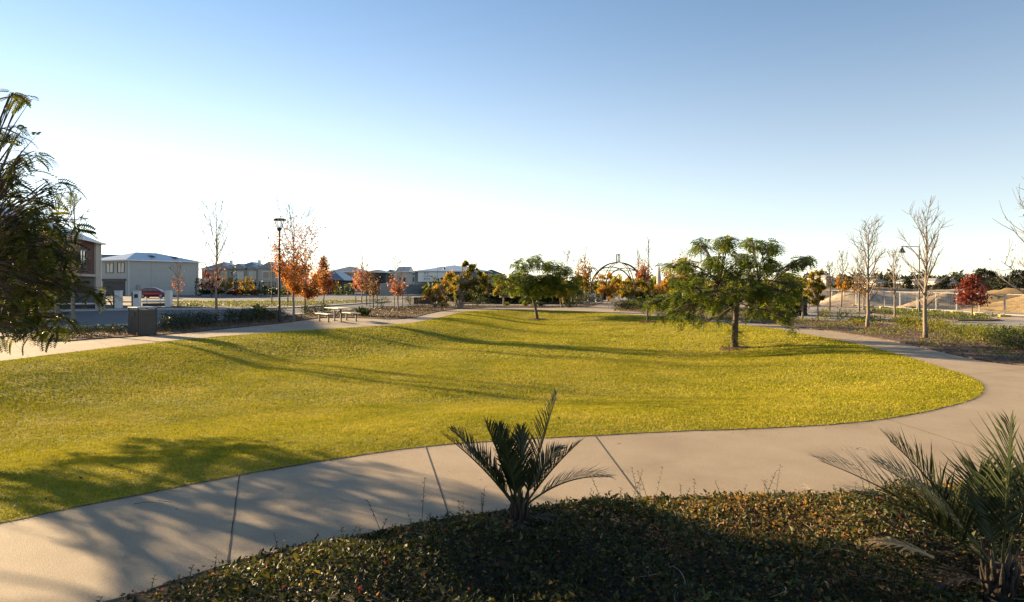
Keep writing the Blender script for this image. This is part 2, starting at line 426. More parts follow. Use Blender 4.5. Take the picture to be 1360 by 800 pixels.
# lawn grass: blades close by, coarser tufts with distance (nobody could count it)
def grass_blades():
    r = np.random.default_rng(5)
    mb = MB()
    ph = lambda P: 0.5 + 0.5 * np.sin(P[:, 0] * 1.7 + np.sin(P[:, 1] * 1.3) * 2) * np.sin(P[:, 1] * 1.9 + np.sin(P[:, 0] * .8) * 2)
    for y0, y1, dens, h, w in [(3.5, 10, 4200, 0.021, 0.0052), (10, 15, 2400, 0.023, 0.0075), (15, 24, 1100, 0.026, 0.012), (24, 56, 330, 0.032, 0.024)]:
        P = np.c_[r.uniform(-21, 16, int(37 * (y1 - y0) * dens)), r.uniform(y0, y1, int(37 * (y1 - y0) * dens))]
        P = P[np.abs(P[:, 0]) < P[:, 1] * 0.80 + 0.6]
        P = P[inside(P, LAWN_S)]
        n = len(P)
        z = lawn_z(P) if n < 1000 else None
        if z is None:                       # a coarse table of heights is enough for so many blades
            gx, gy = np.arange(-22, 17, 0.25), np.arange(0, 58, 0.25)
            G = np.array(np.meshgrid(gx, gy)).reshape(2, -1).T
            if 'tab' not in grass_blades.__dict__: grass_blades.tab = lawn_z(G).reshape(len(gy), len(gx))
            T = grass_blades.tab
            fx, fy = (P[:, 0] + 22) / .25, P[:, 1] / .25
            ix, iy = fx.astype(int), fy.astype(int); fx -= ix; fy -= iy
            z = T[iy, ix] * (1 - fx) * (1 - fy) + T[iy, ix + 1] * fx * (1 - fy) + T[iy + 1, ix] * (1 - fx) * fy + T[iy + 1, ix + 1] * fx * fy
        a = r.uniform(0, 2 * np.pi, n); hh = h * r.uniform(.5, 1.25, n) * (0.75 + 0.5 * ph(P)); ww = w * r.uniform(.7, 1.3, n)
        lean = r.uniform(.2, 1.1, n) * hh; la = r.uniform(0, 2 * np.pi, n)
        b = np.c_[P, z - 0.006]
        side = np.c_[np.cos(a), np.sin(a), np.zeros(n)] * ww[:, None]
        top = b + np.c_[np.cos(la) * lean, np.sin(la) * lean, hh]
        V = np.stack([b - side, b + side, top], 1).reshape(-1, 3)
        t = np.clip(0.5 + r.normal(0, .12, n), 0, 1)
        mb.add(V, np.arange(3 * n).reshape(-1, 3), np.repeat(t, 3))
    # a ragged lip of longer blades along the mown edge
    E = resample(LAWN_S, 0.012); E = np.repeat(E, 3, 0); E = E[(E[:, 1] > 3) & (np.abs(E[:, 0]) < E[:, 1] * .8 + .6)]
    E = E[r.random(len(E)) < np.clip(14 / E[:, 1], .15, 1)]
    n = len(E); C = LAWN.mean(0); o = (E - C) / np.linalg.norm(E - C, axis=1)[:, None]
    E = E + o * (r.normal(-.02, .022, n) + .018 * np.sin(E[:, 0] * 9) * np.sin(E[:, 1] * 7))[:, None]
    la = r.uniform(0, 2 * np.pi, n); h = r.uniform(.012, .045, n); s = np.clip(E[:, 1] / 12, .6, 2.5)
    b = np.c_[E, np.full(n, .006)]; sd = np.c_[np.cos(la), np.sin(la), np.zeros(n)] * (.004 * s)[:, None]
    top = b + np.c_[o * (r.uniform(-.02, .05, n))[:, None], h] + np.c_[r.normal(0, .012, (n, 2)), np.zeros(n)]
    mb.add(np.stack([b - sd, b + sd, top], 1).reshape(-1, 3), np.arange(3 * n).reshape(-1, 3), np.repeat(np.clip(r.normal(.42, .22, n), 0, 1), 3))
    return tag(mb.build("lawn_grass", M['grass']), "short yellow green mown grass covering the lawn bowl", "grass", kind='stuff')
grass_blades()

# ------------------------------------------------------------------ roads, beds, kerbs, far ground
def strip(name, px, mat, z, skirt=0.0, edge=None, smooth=1):
    p = polyW(px)
    if smooth: p = smooth_poly(p, smooth)
    return sheet(name, p, mat, z, skirt=skirt, edge=edge)

strip("road", [(-900, 440), (-300, 438), (100, 434.5), (200, 430.5), (300, 424.5), (350, 421), (420, 415.5), (470, 411), (520, 408), (560, 405.5), (590, 404), (560, 400.2), (520, 401.4), (470, 404.5), (420, 408.2), (350, 410.8), (300, 411.5), (200, 411.8), (100, 413.5), (-300, 420), (-900, 428)], M['asphalt'], -0.012, 0.02)
strip("road_kerb", [(-300, 420), (100, 413.5), (200, 411.8), (300, 411.5), (350, 410.8), (420, 408.2), (470, 404.5), (520, 401.4), (520, 400.9), (470, 403.8), (420, 407.2), (350, 409.6), (300, 410.3), (200, 410.6), (100, 412), (-300, 418)], M['kerb'], 0.09, 0.13)
strip("road_kerb", [(-300, 438), (100, 434.5), (200, 430.5), (300, 424.5), (350, 421), (420, 415.5), (470, 411), (470, 412), (420, 416.6), (350, 422.3), (300, 426), (200, 432), (100, 436.2), (-300, 440)], M['kerb'], 0.06, 0.1)
strip("side_road", [(-500, 404), (-60, 402), (262, 400.6), (430, 400.2), (500, 398), (560, 396.5), (560, 392.5), (430, 392.6), (262, 392.4), (100, 393), (-60, 393), (-500, 394)], M['asphalt'], 0.0, 0.03)
strip("side_road_kerb", [(140, 400.9), (262, 400.7), (430, 400.3), (500, 398.1), (500, 398.7), (430, 400.9), (262, 401.3), (140, 401.5)], M['kerb'], 0.1, 0.12)
strip("side_road_kerb", [(100, 393), (262, 392.4), (430, 392.6), (560, 392.5), (560, 392.1), (430, 392.2), (262, 392.0), (100, 392.6)], M['kerb'], 0.1, 0.12)
strip("plaza", [(803, 399.6), (829, 399.6), (836, 397), (834, 394), (800, 394), (796, 397)], M['paving'], 0.006, 0.04)
strip("far_footpath", [(596, 405.4), (640, 406.0), (700, 406.2), (770, 406.0), (797, 403.2), (801, 400.2), (790, 401.5), (765, 404.2), (700, 404.5), (640, 404.3), (598, 403.6)], M['paving'], 0.0, 0.03)
strip("side_footpath", [(-200, 449), (0, 446.6), (40, 446), (80, 440.6), (98, 437.6), (90, 436.8), (30, 437.4), (-200, 441)], M['paving'], 0.006, 0.03)
strip("picnic_paving", [(404, 426.2), (425, 423), (470, 422.6), (508, 424.3), (508, 425.8), (470, 430), (404, 432)], M['paving'], 0.006, 0.03)
# the pale roads behind the right hand bed, with the sandy site beyond
strip("site_road", [(1500, 480), (1360, 458), (1308, 448.6), (1270, 440), (1189, 430.5), (1125, 427.5), (1060, 424), (1000, 421), (990, 412), (1040, 407.6), (1080, 407.4), (1150, 411), (1210, 415.5), (1257, 420.5), (1360, 425.5), (1600, 436)], M['paving'], 0.0, 0.04)
sandP = np.array([(19, 120), (18.5, 62), *map(tuple, polyW([(1080, 407.4), (1150, 411), (1210, 415.5), (1257, 420.5), (1360, 425.5), (1600, 436)])), (90, 36), (190, 60), (190, 170), (60, 170)])
sheet("sandy_ground", sandP, M['paleSand'], -0.01, skirt=0.05)

# garden beds: mulch sheets, each a low rise
def bed(pxs, z=0.02, world=False, smooth=1, mat=None):
    p = np.array(pxs, float) if world else polyW(pxs)
    if smooth: p = smooth_poly(p, smooth)
    sheet("mulch_bed", p, mat or M['soil'], z, skirt=0.06)
    return p
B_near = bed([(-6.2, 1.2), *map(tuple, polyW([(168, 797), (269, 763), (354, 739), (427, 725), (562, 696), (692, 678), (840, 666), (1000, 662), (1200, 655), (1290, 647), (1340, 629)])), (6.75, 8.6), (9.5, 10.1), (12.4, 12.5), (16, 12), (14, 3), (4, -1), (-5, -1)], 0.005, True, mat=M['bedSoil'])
B_left = bed([(207, 445), (170, 447.6), (130, 449.6), (85, 453.6), (45, 453.2), (30, 448.8), (44, 445), (84, 440.2), (100, 437.2), (200, 432.6), (300, 426.5), (350, 422.8), (400, 418.8), (470, 412.5), (520, 408.6), (560, 406.4), (594, 405), (596, 406.5), (640, 407), (720, 407.2), (768, 407), (800, 403.8), (797, 404.1), (785, 407.2), (770, 407.9), (740, 408.6), (700, 408.6), (640, 408.5), (609, 410.4), (592, 412.2), (576, 415), (560, 419), (544, 423), (521, 424), (508, 423.8), (470, 421.8), (425, 421.8), (403, 425.2), (375, 429), (340, 432.4), (300, 436.2), (250, 441.8)], smooth=0)
B_verge = bed([(228, 409.8), (300, 409.4), (350, 408.8), (420, 406.6), (470, 403), (500, 401), (500, 399), (430, 401.1), (262, 401.5), (232, 402)], 0.05)
B_back = bed([(598, 403), (640, 403.8), (700, 404), (764, 403.6), (790, 401), (801, 398.6), (796, 393), (700, 392), (600, 393), (570, 398)], 0.05)
B_right = bed([(1500, 500), (1360, 485.4), (1312, 480), (1270, 471.4), (1227, 461.6), (1189, 453.6), (1142, 445.8), (1100, 439.4), (1068, 435.4), (1042, 432.8), (1015, 430), (980, 426.6), (930, 422.3), (900, 419.2), (870, 416.8), (840, 414.3), (817, 412.8), (819, 410.2), (828, 405), (832, 399.5), (870, 400), (930, 404), (990, 411), (1000, 421.5), (1060, 424.6), (1125, 428), (1189, 431), (1270, 440.6), (1308, 449.2), (1360, 458.8), (1500, 482)])
B_isleA = bed([(1272, 437.5), (1300, 436.6), (1360, 437.2), (1500, 443), (1500, 460), (1360, 451), (1320, 446), (1290, 441.5)], 0.06)
B_isleB = bed([(1126, 424), (1160, 424.2), (1220, 428), (1257, 432), (1240, 433), (1200, 431), (1150, 427.6), (1125, 426)], 0.06)
B_isleC = bed([(1146, 414), (1180, 413.5), (1220, 416), (1262, 419.5), (1330, 425), (1320, 427.2), (1257, 426.4), (1200, 421), (1150, 417)], 0.06)

# sand heaps and the far skyline
def heap(name, label, mat, ridge, group, seed):
    """ridge: list of (x, y, half width, height) along the heap"""
    r = np.random.default_rng(seed)
    ridge = np.array(ridge, float); k = 10; n = 9
    t = np.linspace(0, len(ridge) - 1, (len(ridge) - 1) * k + 1)
    R = np.stack([np.interp(t, np.arange(len(ridge)), ridge[:, i]) for i in range(4)], 1)
    mb = MB(); d = np.gradient(R[:, :2], axis=0); d /= np.linalg.norm(d, axis=1)[:, None]
    nn = np.c_[-d[:, 1], d[:, 0]]
    rows = []
    for u in np.linspace(-1, 1, 2 * n + 1):
        prof = 1 - abs(u) ** 1.25
        h = R[:, 3] * prof * (1.05 + .22 * np.sin(t * 3.1 + u * 3 + seed) + .12 * np.sin(t * 8.3 + u * 5) + r.normal(0, .05, len(t))) - 0.05
        w = R[:, 2] * (1 + .12 * np.sin(t * 1.7 + seed))
        rows.append(np.c_[R[:, :2] + nn * (u * w)[:, None], np.maximum(h, -0.06)])
    V = np.array(rows); a, b = V.shape[:2]
    i = (np.arange(a - 1)[:, None] * b + np.arange(b - 1)[None]).ravel()
    mb.add(V.reshape(-1, 3), np.stack([i, i + 1, i + 1 + b, i + b], 1))
    return tag(mb.build(name, mat, smooth=True), label, "sand heap", group)
G_heap = "heaps of sand beyond the site fence"
heap("sand_heap", "large ochre sand heap at the right edge, past the dark red tree", M['ochreSand'], [(38, 49, 1.0, .2), (39.5, 51, 5.5, .9), (45, 54, 8, 1.75), (54, 56, 9, 1.8), (72, 60, 8, 1.2)], G_heap, 1)
heap("sand_heap", "ochre sand heap right behind the dark red tree", M['ochreSand'], [(37, 60, 1, .2), (40.5, 60, 6, 1.3), (47, 61, 7, 1.35), (58, 64, 5, .9)], G_heap, 2)
heap("sand_heap", "sloping tan sand heap just before the dark red tree's left side", M['sand'], [(33.5, 57, 1, .2), (36, 58.5, 3.5, .75), (39.5, 61, 5, 1.15), (44, 65, 4, .9)], G_heap, 3)
heap("sand_heap", "long pale pink sand bank behind the street lamp with a hanging head", M['paleSand'], [(28.5, 64, 1, .2), (32, 65, 5, 1.1), (37, 68, 7, 1.25), (44, 71, 7, 1.2), (56, 76, 6, .9)], G_heap, 4)
heap("sand_heap", "pale rounded sand bank behind the orange leaved young trees", M['sand'], [(25, 74, 1, .2), (28, 75, 5, 1.1), (33, 78, 7, 1.3), (42, 82, 7, 1.25), (60, 88, 6, 1.0)], G_heap, 5)
heap("sand_heap", "distant pale sand bank left of the rounded one, beside the small round leafy tree", M['paleSand'], [(30, 98, 1, .2), (36, 100, 5, 1.0), (44, 104, 6, 1.2), (54, 110, 5, 1.0), (62, 112, 2, .2)], G_heap, 6)

def hills():
    mb = MB()
    for (az0, az1, Y, h0, seed) in [(-60, 60, 1700, 17, 1), (-58, -5, 1150, 9, 4)]:
        a = np.radians(np.linspace(az0, az1, 160)); t = np.linspace(0, 1, 160)
        h = h0 * (0.55 + .3 * np.sin(t * 7 + seed) + .14 * np.sin(t * 19 + seed * 2) + .07 * np.sin(t * 53 + seed)) * (1.25 - .9 * t) + 2
        rows = []
        for q, f in [(0, 0), (60, .45), (150, .85), (260, 1.0), (420, .8), (700, 0)]:
            Yk = Y + q; rows.append(np.c_[np.sin(a) * Yk, np.cos(a) * Yk, h * f - 0.5])
        V = np.array(rows); A, B = V.shape[:2]
        i = (np.arange(A - 1)[:, None] * B + np.arange(B - 1)[None]).ravel()
        mb.add(V.reshape(-1, 3), np.stack([i, i + 1, i + 1 + B, i + B], 1))
    return tag(mb.build("hills", mat_noise("wooded_hills", [(0.3, (0.07, 0.085, 0.07)), (0.7, (0.13, 0.135, 0.10))], 0.02, 0.95, scale2=0.15, amt2=0.5), smooth=True), kind='structure')
hills()

# ------------------------------------------------------------------ leaves and trees
def leaf_quad(l=1.0, w=0.5):
    """a pointed leaf, slightly folded along its midrib; two quads"""
    v = np.array([[0, 0, 0], [.35 * l, .5 * w, .10 * w], [l, 0, -.12 * l], [.35 * l, -.5 * w, .10 * w]])
    return v, np.array([[0, 1, 2], [0, 2, 3]])
def lobed_leaf():
    """a three lobed autumn leaf, unit long"""
    v = np.array([[0, 0, 0], [.25, .45, .05], [.42, .2, 0], [1, 0, -.12], [.42, -.2, 0], [.25, -.45, .05]])
    return v, np.array([[0, 1, 2], [0, 2, 4], [0, 4, 5], [2, 3, 4]])
def pinnate(pairs, droop=0.5, lw=0.10, ll=0.32):
    """a feather leaf of unit length with leaflets in pairs along a drooping stalk"""
    V, F = [], []
    def p(t): return np.array([t * (1 - .25 * droop * t), 0, -droop * t * t])
    for i in range(pairs):
        t = 0.14 + 0.86 * i / (pairs - 1); b = p(t); s = ll * (0.75 + .5 * math.sin(math.pi * min(1, t * .9 + .1)))
        for sg in (-1, 1):
            d = np.array([.55, sg * .83, -.10]); d /= np.linalg.norm(d); q = np.array([.8, -sg * .5, .0]) * lw
            n = len(V)
            V += [b, b + d * s * .5 + q * .5, b + d * s + np.array([0, 0, -.03]), b + d * s * .5 - q * .5]
            F += [(n, n + 1, n + 2), (n, n + 2, n + 3)]
    n = len(V)
    for t in (0, .35, .7, 1.0):
        V += [p(t) + np.array([0, .008, 0]), p(t) - np.array([0, .008, 0])]
    for k in range(3):
        a = n + 2 * k; F += [(a, a + 1, a + 3), (a, a + 3, a + 2)]
    return np.array(V), np.array(F)

def bez(a, b, c, n=7):
    t = np.linspace(0, 1, n)[:, None]
    return (1 - t) ** 2 * a + 2 * t * (1 - t) * b + t * t * c

def leafy_cloud(mb, centers, radii, n_per, size, r, tmpl, tint=(0.5, .22), flat=0.6, shell=0.55, droop=0.0):
    """leaves spread through clumps, thicker near each clump's outside"""
    tv, tf = tmpl
    for c, rad, n in zip(centers, radii, n_per):
        rad = np.asarray(rad) if np.ndim(rad) else np.array([rad, rad, rad * flat])
        d = rnd_dirs(n, r); q = (shell + (1 - shell) * r.random(n)) ** 1.0 * (0.9 + .25 * r.random(n))
        q[r.random(n) < .3] *= r.random()
        pos = np.asarray(c) + d * q[:, None] * rad
        ld = d * .8 + rnd_dirs(n, r) * .8 + np.array([0, 0, -droop])
        R = frames(ld, ups=np.tile([0, 0, 1.0], (n, 1)) + rnd_dirs(n, r) * .5)
        mb.inst(tv, tf, R, pos, size * r.uniform(.6, 1.3, n), np.clip(r.normal(tint[0], tint[1], n) + r.normal(0, .12), 0, 1))

GREEN = mat_leaf("leaf_feather_green", [(0.015, 0.028, 0.007), (0.043, 0.074, 0.014), (0.11, 0.15, 0.024), (0.21, 0.22, 0.036)], 0.45, 0.45, 1.6)
BACKLITGREEN = mat_leaf("leaf_feather_backlit_green", [(0.012, 0.020, 0.006), (0.030, 0.044, 0.010), (0.070, 0.080, 0.015), (0.16, 0.15, 0.025)], 0.36, 0.5, 1.6, .15)  # darker copy of the feather green, backlit silhouette painted into the colour
OLIVE = mat_leaf("leaf_olive_green", [(0.035, 0.045, 0.010), (0.085, 0.095, 0.018), (0.17, 0.155, 0.025), (0.30, 0.21, 0.03)], 0.48, 0.5, 1.9)
YELLOW = mat_leaf("leaf_yellow_green", [(0.08, 0.075, 0.012), (0.20, 0.16, 0.020), (0.34, 0.22, 0.025), (0.42, 0.20, 0.03)], 0.48, 0.5, 1.8)
ORANGE = mat_leaf("leaf_orange", [(0.09, 0.032, 0.012), (0.23, 0.078, 0.020), (0.37, 0.145, 0.028), (0.45, 0.24, 0.05)], 0.42, 0.55, 1.3)
AMBER = mat_leaf("leaf_amber", [(0.12, 0.055, 0.015), (0.32, 0.15, 0.025), (0.45, 0.25, 0.03), (0.36, 0.28, 0.05)], 0.38, 0.55, 1.3)
PINK = mat_leaf("leaf_pinkish_red", [(0.15, 0.045, 0.032), (0.32, 0.105, 0.065), (0.42, 0.18, 0.10), (0.44, 0.27, 0.14)], 0.35, 0.6, 1.25)
DARKRED = mat_leaf("leaf_dark_red", [(0.030, 0.008, 0.008), (0.095, 0.016, 0.012), (0.19, 0.030, 0.018), (0.30, 0.075, 0.03)], 0.3, 0.55, 1.3)
BROWN = mat_leaf("leaf_dry_brown", [(0.07, 0.035, 0.018), (0.17, 0.085, 0.035), (0.30, 0.17, 0.07), (0.42, 0.27, 0.12)], 0.25, 0.7, 1.1)
HEDGE = mat_leaf("leaf_hedge", [(0.009, 0.015, 0.006), (0.022, 0.036, 0.011), (0.045, 0.064, 0.017), (0.09, 0.10, 0.028)], 0.22, 0.45, 1.4)
LIME = mat_leaf("leaf_lime", [(0.05, 0.07, 0.010), (0.13, 0.15, 0.015), (0.24, 0.22, 0.02), (0.34, 0.27, 0.03)], 0.35, 0.5, 1.4)
PINE = mat_leaf("leaf_pine", [(0.020, 0.028, 0.016), (0.035, 0.046, 0.024), (0.055, 0.066, 0.032), (0.085, 0.088, 0.045)], 0.15, 0.7, 1.2)
SHRUB = mat_leaf("leaf_shrub", [(0.025, 0.040, 0.010), (0.075, 0.105, 0.018), (0.16, 0.185, 0.028), (0.26, 0.24, 0.04)], 0.38, 0.5, 1.4)

def feather_tree(name, label, cat, base, clumps, trunk_top, r0, seed, fronds, fl, mat, pairs=8, bark='bark', group=None, tint=(0.45, .2), shoots=False, lean=(0, 0), trunk_label=None, spread=1.0, lw=.10, ll=.32):
    """a spreading tree with feather leaves: a short trunk, limbs reaching to every clump, twigs, drooping fronds.
    clumps: (dx, dy, z, radius) from the base"""
    r = np.random.default_rng(seed)
    t = thing(name, label, cat, tuple(base), group=group)
    tr = MB(); top = np.array([lean[0], lean[1], trunk_top])
    pts = bez(np.array([0, 0, -0.25]), np.array([lean[0] * .2, lean[1] * .2, trunk_top * .5]), top, 8)
    tr.tube(pts, np.linspace(r0 * 1.15, r0 * .72, 8) * np.array([1.25, 1.05, 1, 1, 1, 1, 1, 1.05]), 9)
    tr.build("trunk", M[bark], t, smooth=True)
    lb, lf = MB(), MB()
    tv, tf = pinnate(pairs, .5, lw, ll)
    # a few scaffold limbs first, each towards the middle of one sector of the crown
    CA = np.array([q[:3] for q in clumps]); az_ = np.arctan2(CA[:, 1] - top[1], CA[:, 0] - top[0]); K = 6; nodes = [top]
    for k in range(K):
        sel = np.abs((az_ - (k + r.uniform(-.2, .2)) * 2 * np.pi / K + np.pi) % (2 * np.pi) - np.pi) < np.pi / K
        if not sel.any(): continue
        e = top + (CA[sel].mean(0) - top) * np.array([.62, .62, .8]); e[2] = max(e[2], top[2] + .25)
        sp = bez(top - [0, 0, .05], top + (e - top) * [.25, .25, .75] + r.normal(0, .06, 3), e, 9)
        lb.tube(sp, np.linspace(r0 * .52, r0 * .2, 9), 7); nodes += list(sp[2:])
    nodes = np.array(nodes)
    for (dx, dy, z, rad) in clumps:
        c = np.array([dx, dy, z])
        dn = np.linalg.norm(nodes - c, axis=1) + 1.5 * np.maximum(0, nodes[:, 2] - z - .3)
        st = nodes[np.argmin(dn)]
        mid = st + (c - st) * np.array([.4, .4, .7]) + np.array([0, 0, .12]) + r.normal(0, .1, 3)
        lp = bez(st, mid, c, 8)
        lb.tube(lp, np.linspace(r0 * .17, 0.005, 8), 5)
        n = max(5, int(fronds * (rad ** 2) / .5))
        d = rnd_dirs(n, r); d[:, 2] = d[:, 2] * .75
        out = np.array([dx, dy, 0]); out = out / (np.linalg.norm(out) + .4)
        pos = c + d * (rad * spread * np.array([1.15, 1.15, .8])) * (0.25 + .75 * r.random(n) ** .6)[:, None]
        az = r.uniform(0, 2 * np.pi, n); ld = np.c_[np.cos(az), np.sin(az), r.uniform(-.85, .45, n)] + out * .25 + d * .45
        R = frames(ld, ups=np.tile([0, 0, 1.0], (n, 1)) + r.normal(0, .35, (n, 3)))
        k = len(tv)
        tn = np.clip(r.normal(tint[0], tint[1], n)[:, None] + r.normal(0, .08, (n, k)), 0, 1)
        lf.inst(tv, tf, R, pos, fl * r.uniform(.7, 1.3, n), tn)
        for q in range(0, n, max(1, n // 9)):
            s = lp[r.integers(3, 8)]
            lb.tube(bez(s, (s + pos[q]) / 2 + np.array([0, 0, .12 * rad]), pos[q], 5), np.linspace(.016, .004, 5), 4, cap=False)
    lb.build("limbs", M[bark], t, smooth=True)
    lf.build("crown", mat, t)
    if shoots:
        sh = MB(); n = 26
        a = r.uniform(0, 2 * np.pi, n); z = r.uniform(.15, .75, n)
        pos = np.c_[np.cos(a) * .08, np.sin(a) * .08, z]
        ld = np.c_[np.cos(a), np.sin(a), r.uniform(-.2, .5, n)]
        sh.inst(tv, tf, frames(ld), pos, fl * r.uniform(1.0, 1.5, n), np.clip(r.normal(.75, .15, n), 0, 1))
        sh.build("shoots", mat, t)
    return t

def branch_tree(name, label, cat, base, H, spread, seed, n_br=26, t0=0.22, r0=0.07, elev=(38, 62), leaves=0, leaf=None, lsize=0.1, lt=(0.5, .2), lzone=(0.0, 1.0), bark='paleBark', group=None,
                profile=None, twigs=6, lean=0.0, tmpl=None, clump=0.25, rmin=0.005, stake=False):
    """an upright tree: one leader, ascending branches, twigs; leaves gather on the twigs inside lzone of the height"""
    r = np.random.default_rng(seed)
    t = thing(name, label, cat, tuple(base), group=group)
    k = 14; tt = np.linspace(0, 1, k)
    P = np.c_[np.cumsum(r.normal(0, .012 * H / 4, k)) + lean * tt ** 2 * H, np.cumsum(r.normal(0, .012 * H / 4, k)), tt * H]
    P[:2, :2] = 0; P[0, 2] = -0.2
    rad = r0 * (1 - tt) ** .85 + rmin
    rad[0] *= 1.25
    MB().tube(P, rad, 8).build("trunk", M[bark], t, smooth=True)
    prof = profile or (lambda u: math.sin(math.pi * min(1, .16 + .70 * (1 - u) ** .9)) ** .7)
    br, anchors = MB(), []
    for i in range(n_br):
        u = (i + r.uniform(0, .9)) / n_br
        th = t0 + (0.97 - t0) * u
        s = np.array([np.interp(th, tt, P[:, j]) for j in range(3)]); rr = np.interp(th, tt, rad)
        a = i * 2.399 + r.normal(0, .35); e = math.radians(elev[0] + (elev[1] - elev[0]) * u + r.normal(0, 6))
        L = spread * prof(u) * r.uniform(.75, 1.2)
        d = np.array([math.cos(a) * math.cos(e), math.sin(a) * math.cos(e), math.sin(e)])
        up = np.array([0, 0, 1.0])
        pts = [s]; dd = d.copy()
        for q in range(5):
            dd = dd + up * .09 + r.normal(0, .085, 3); dd /= np.linalg.norm(dd); pts.append(pts[-1] + dd * L / 5)
        pts = np.array(pts)
        br.tube(pts, np.linspace(min(rr * .6, r0 * .36 * (L / max(spread, .1)) + .008), rmin, 6), 5, cap=False)
        for q in range(twigs):
            w = r.uniform(.25, 1.0); f = w * 5; i0 = min(4, int(f)); b = pts[i0] + (pts[i0 + 1] - pts[i0]) * (f - i0)
            td = (pts[i0 + 1] - pts[i0]); td /= np.linalg.norm(td)
            td = td * .75 + rnd_dirs(1, r)[0] * .75 + up * .18; td /= np.linalg.norm(td)
            l = L * r.uniform(.18, .42)
            e1 = b + td * l * .5; e2 = e1 + (td + up * .25 + r.normal(0, .18, 3)) * l * .5
            br.tube(np.array([b, e1, e2]), [rmin * 1.5, rmin * 1.1, rmin * .6], 4, cap=False)
            anchors += [e1, e2, e2, b]
        anchors += [pts[-1], pts[-2]]
    br.build("branches", M[bark], t, smooth=True)
    if leaves:
        A = np.array(anchors); z = A[:, 2] / H
        wgt = ((z >= lzone[0]) & (z <= lzone[1])).astype(float) + 1e-9
        dens = np.clip((lzone[1] - z) / (lzone[1] - lzone[0] + 1e-6), 0.06, 1)
        wgt *= dens ** 1.2; wgt /= wgt.sum()
        idx = r.choice(len(A), leaves, p=wgt)
        pos = A[idx] + r.normal(0, clump * .5, (leaves, 3))
        tv, tf = tmpl or lobed_leaf()
        ld = rnd_dirs(leaves, r) + np.array([0, 0, -.35])
        tint = np.clip(lt[0] + lt[1] * (r.normal(0, .7, len(A))[idx] * .7 + r.normal(0, .7, leaves)), 0, 1)
        lf = MB(); lf.inst(tv, tf, frames(ld, ups=rnd_dirs(leaves, r)), pos, lsize * r.uniform(.6, 1.35, leaves), tint)
        lf.build("leaves", leaf, t)
    if stake:
        for sx in (-.3, .3):
            MB().box((sx, 0.1, .62), (.045, .045, 1.45)).build("stake", M['twig'], t)
    return t

# ------------------------------------------------------------------ buildings
M['brick'] = mat_noise("dark_red_brick", [(0.3, (0.07, 0.034, 0.026)), (0.7, (0.14, 0.062, 0.045))], 5, 0.9, 0.5, 30)
M['charcoal'] = mat_flat("charcoal_render", (0.055, 0.055, 0.06), 0.8)
M['beige'] = mat_flat("beige_render", (0.42, 0.38, 0.32), 0.85, scale=2)
M['whiteWall'] = mat_flat("off_white_render", (0.40, 0.395, 0.365), 0.85, var=.06, scale=1.5)
M['greyWall'] = mat_flat("grey_render", (0.30, 0.295, 0.28), 0.85, var=.08, scale=2)
M['blueGrey'] = mat_flat("blue_grey_steel", (0.13, 0.155, 0.165), 0.6, var=.08, scale=3)
M['white'] = mat_flat("white_paint", (0.75, 0.74, 0.71), 0.6, var=.05, scale=4)
M['darkMetal'] = mat_flat("dark_powder_coat", (0.022, 0.022, 0.024), 0.45, 0.3)
M['galv'] = mat_flat("galvanised_steel", (0.36, 0.35, 0.33), 0.5, 0.35)
def ribbed(name, c, scale, rough=0.35, metallic=0.4, bump=0.5):
    m, nt, p = new_mat(name)
    p.inputs["Base Color"].default_value = (*c, 1); p.inputs["Roughness"].default_value = rough; p.inputs["Metallic"].default_value = metallic
    tc = N(nt, "ShaderNodeTexCoord"); w = N(nt, "ShaderNodeTexWave"); w.inputs["Scale"].default_value = scale
    nt.links.new(tc.outputs["Object"], w.inputs["Vector"])
    b = N(nt, "ShaderNodeBump"); b.inputs["Strength"].default_value = bump; b.inputs["Distance"].default_value = 0.04
    nt.links.new(w.outputs[0], b.inputs["Height"]); nt.links.new(b.outputs[0], p.inputs["Normal"])
    return m
M['roofBlue'] = ribbed("pale_steel_roof", (0.42, 0.47, 0.52), 1.6)
M['roofGrey'] = ribbed("grey_roof", (0.20, 0.215, 0.23), 1.6)
M['roofDark'] = ribbed("dark_roof", (0.07, 0.075, 0.08), 1.6)
M['roofTan'] = ribbed("tan_roof", (0.38, 0.34, 0.28), 1.6)
m_, nt_, p_ = new_mat("window_glass"); p_.inputs["Base Color"].default_value = (0.03, 0.035, 0.04, 1); p_.inputs["Roughness"].default_value = 0.06; p_.inputs["Specular IOR Level"].default_value = 0.9
M['glass'] = m_
M['blind'] = mat_flat("pale_blind_and_reflection", (0.62, 0.58, 0.48), 0.7, var=.05)  # blinds, and townhouse panes coloured as if reflecting the sky

def window(house, face, u0, u1, z0, z1, frame=None, pane=None, mull=1):
    """a window frame on a wall face with its pane inside; face gives the point for (along, out, up)"""
    fr, pn = MB(), MB()
    def bx(mb, a0, a1, o0, o1, b0, b1):
        v = [face(a, o, b) for b in (b0, b1) for o in (o0, o1) for a in (a0, a1)]
        mb.add(v, [(0, 2, 3, 1), (4, 5, 7, 6), (0, 1, 5, 4), (2, 6, 7, 3), (0, 4, 6, 2), (1, 3, 7, 5)])
    w = 0.09
    bx(fr, u0, u1, -.02, .07, z0, z0 + w); bx(fr, u0, u1, -.02, .07, z1 - w, z1)
    bx(fr, u0, u0 + w, -.02, .066, z0 + w, z1 - w); bx(fr, u1 - w, u1, -.02, .066, z0 + w, z1 - w)
    for k in range(mull):
        c = u0 + (u1 - u0) * (k + 1) / (mull + 1); bx(fr, c - .035, c + .035, .012, .062, z0 + w, z1 - w)
    f = fr.build("window", frame or M['darkMetal'], house)
    bx(pn, u0 + w, u1 - w, -.01, .01, z0 + w, z1 - w)
    pn.build("pane", pane or M['glass'], f)
    return f

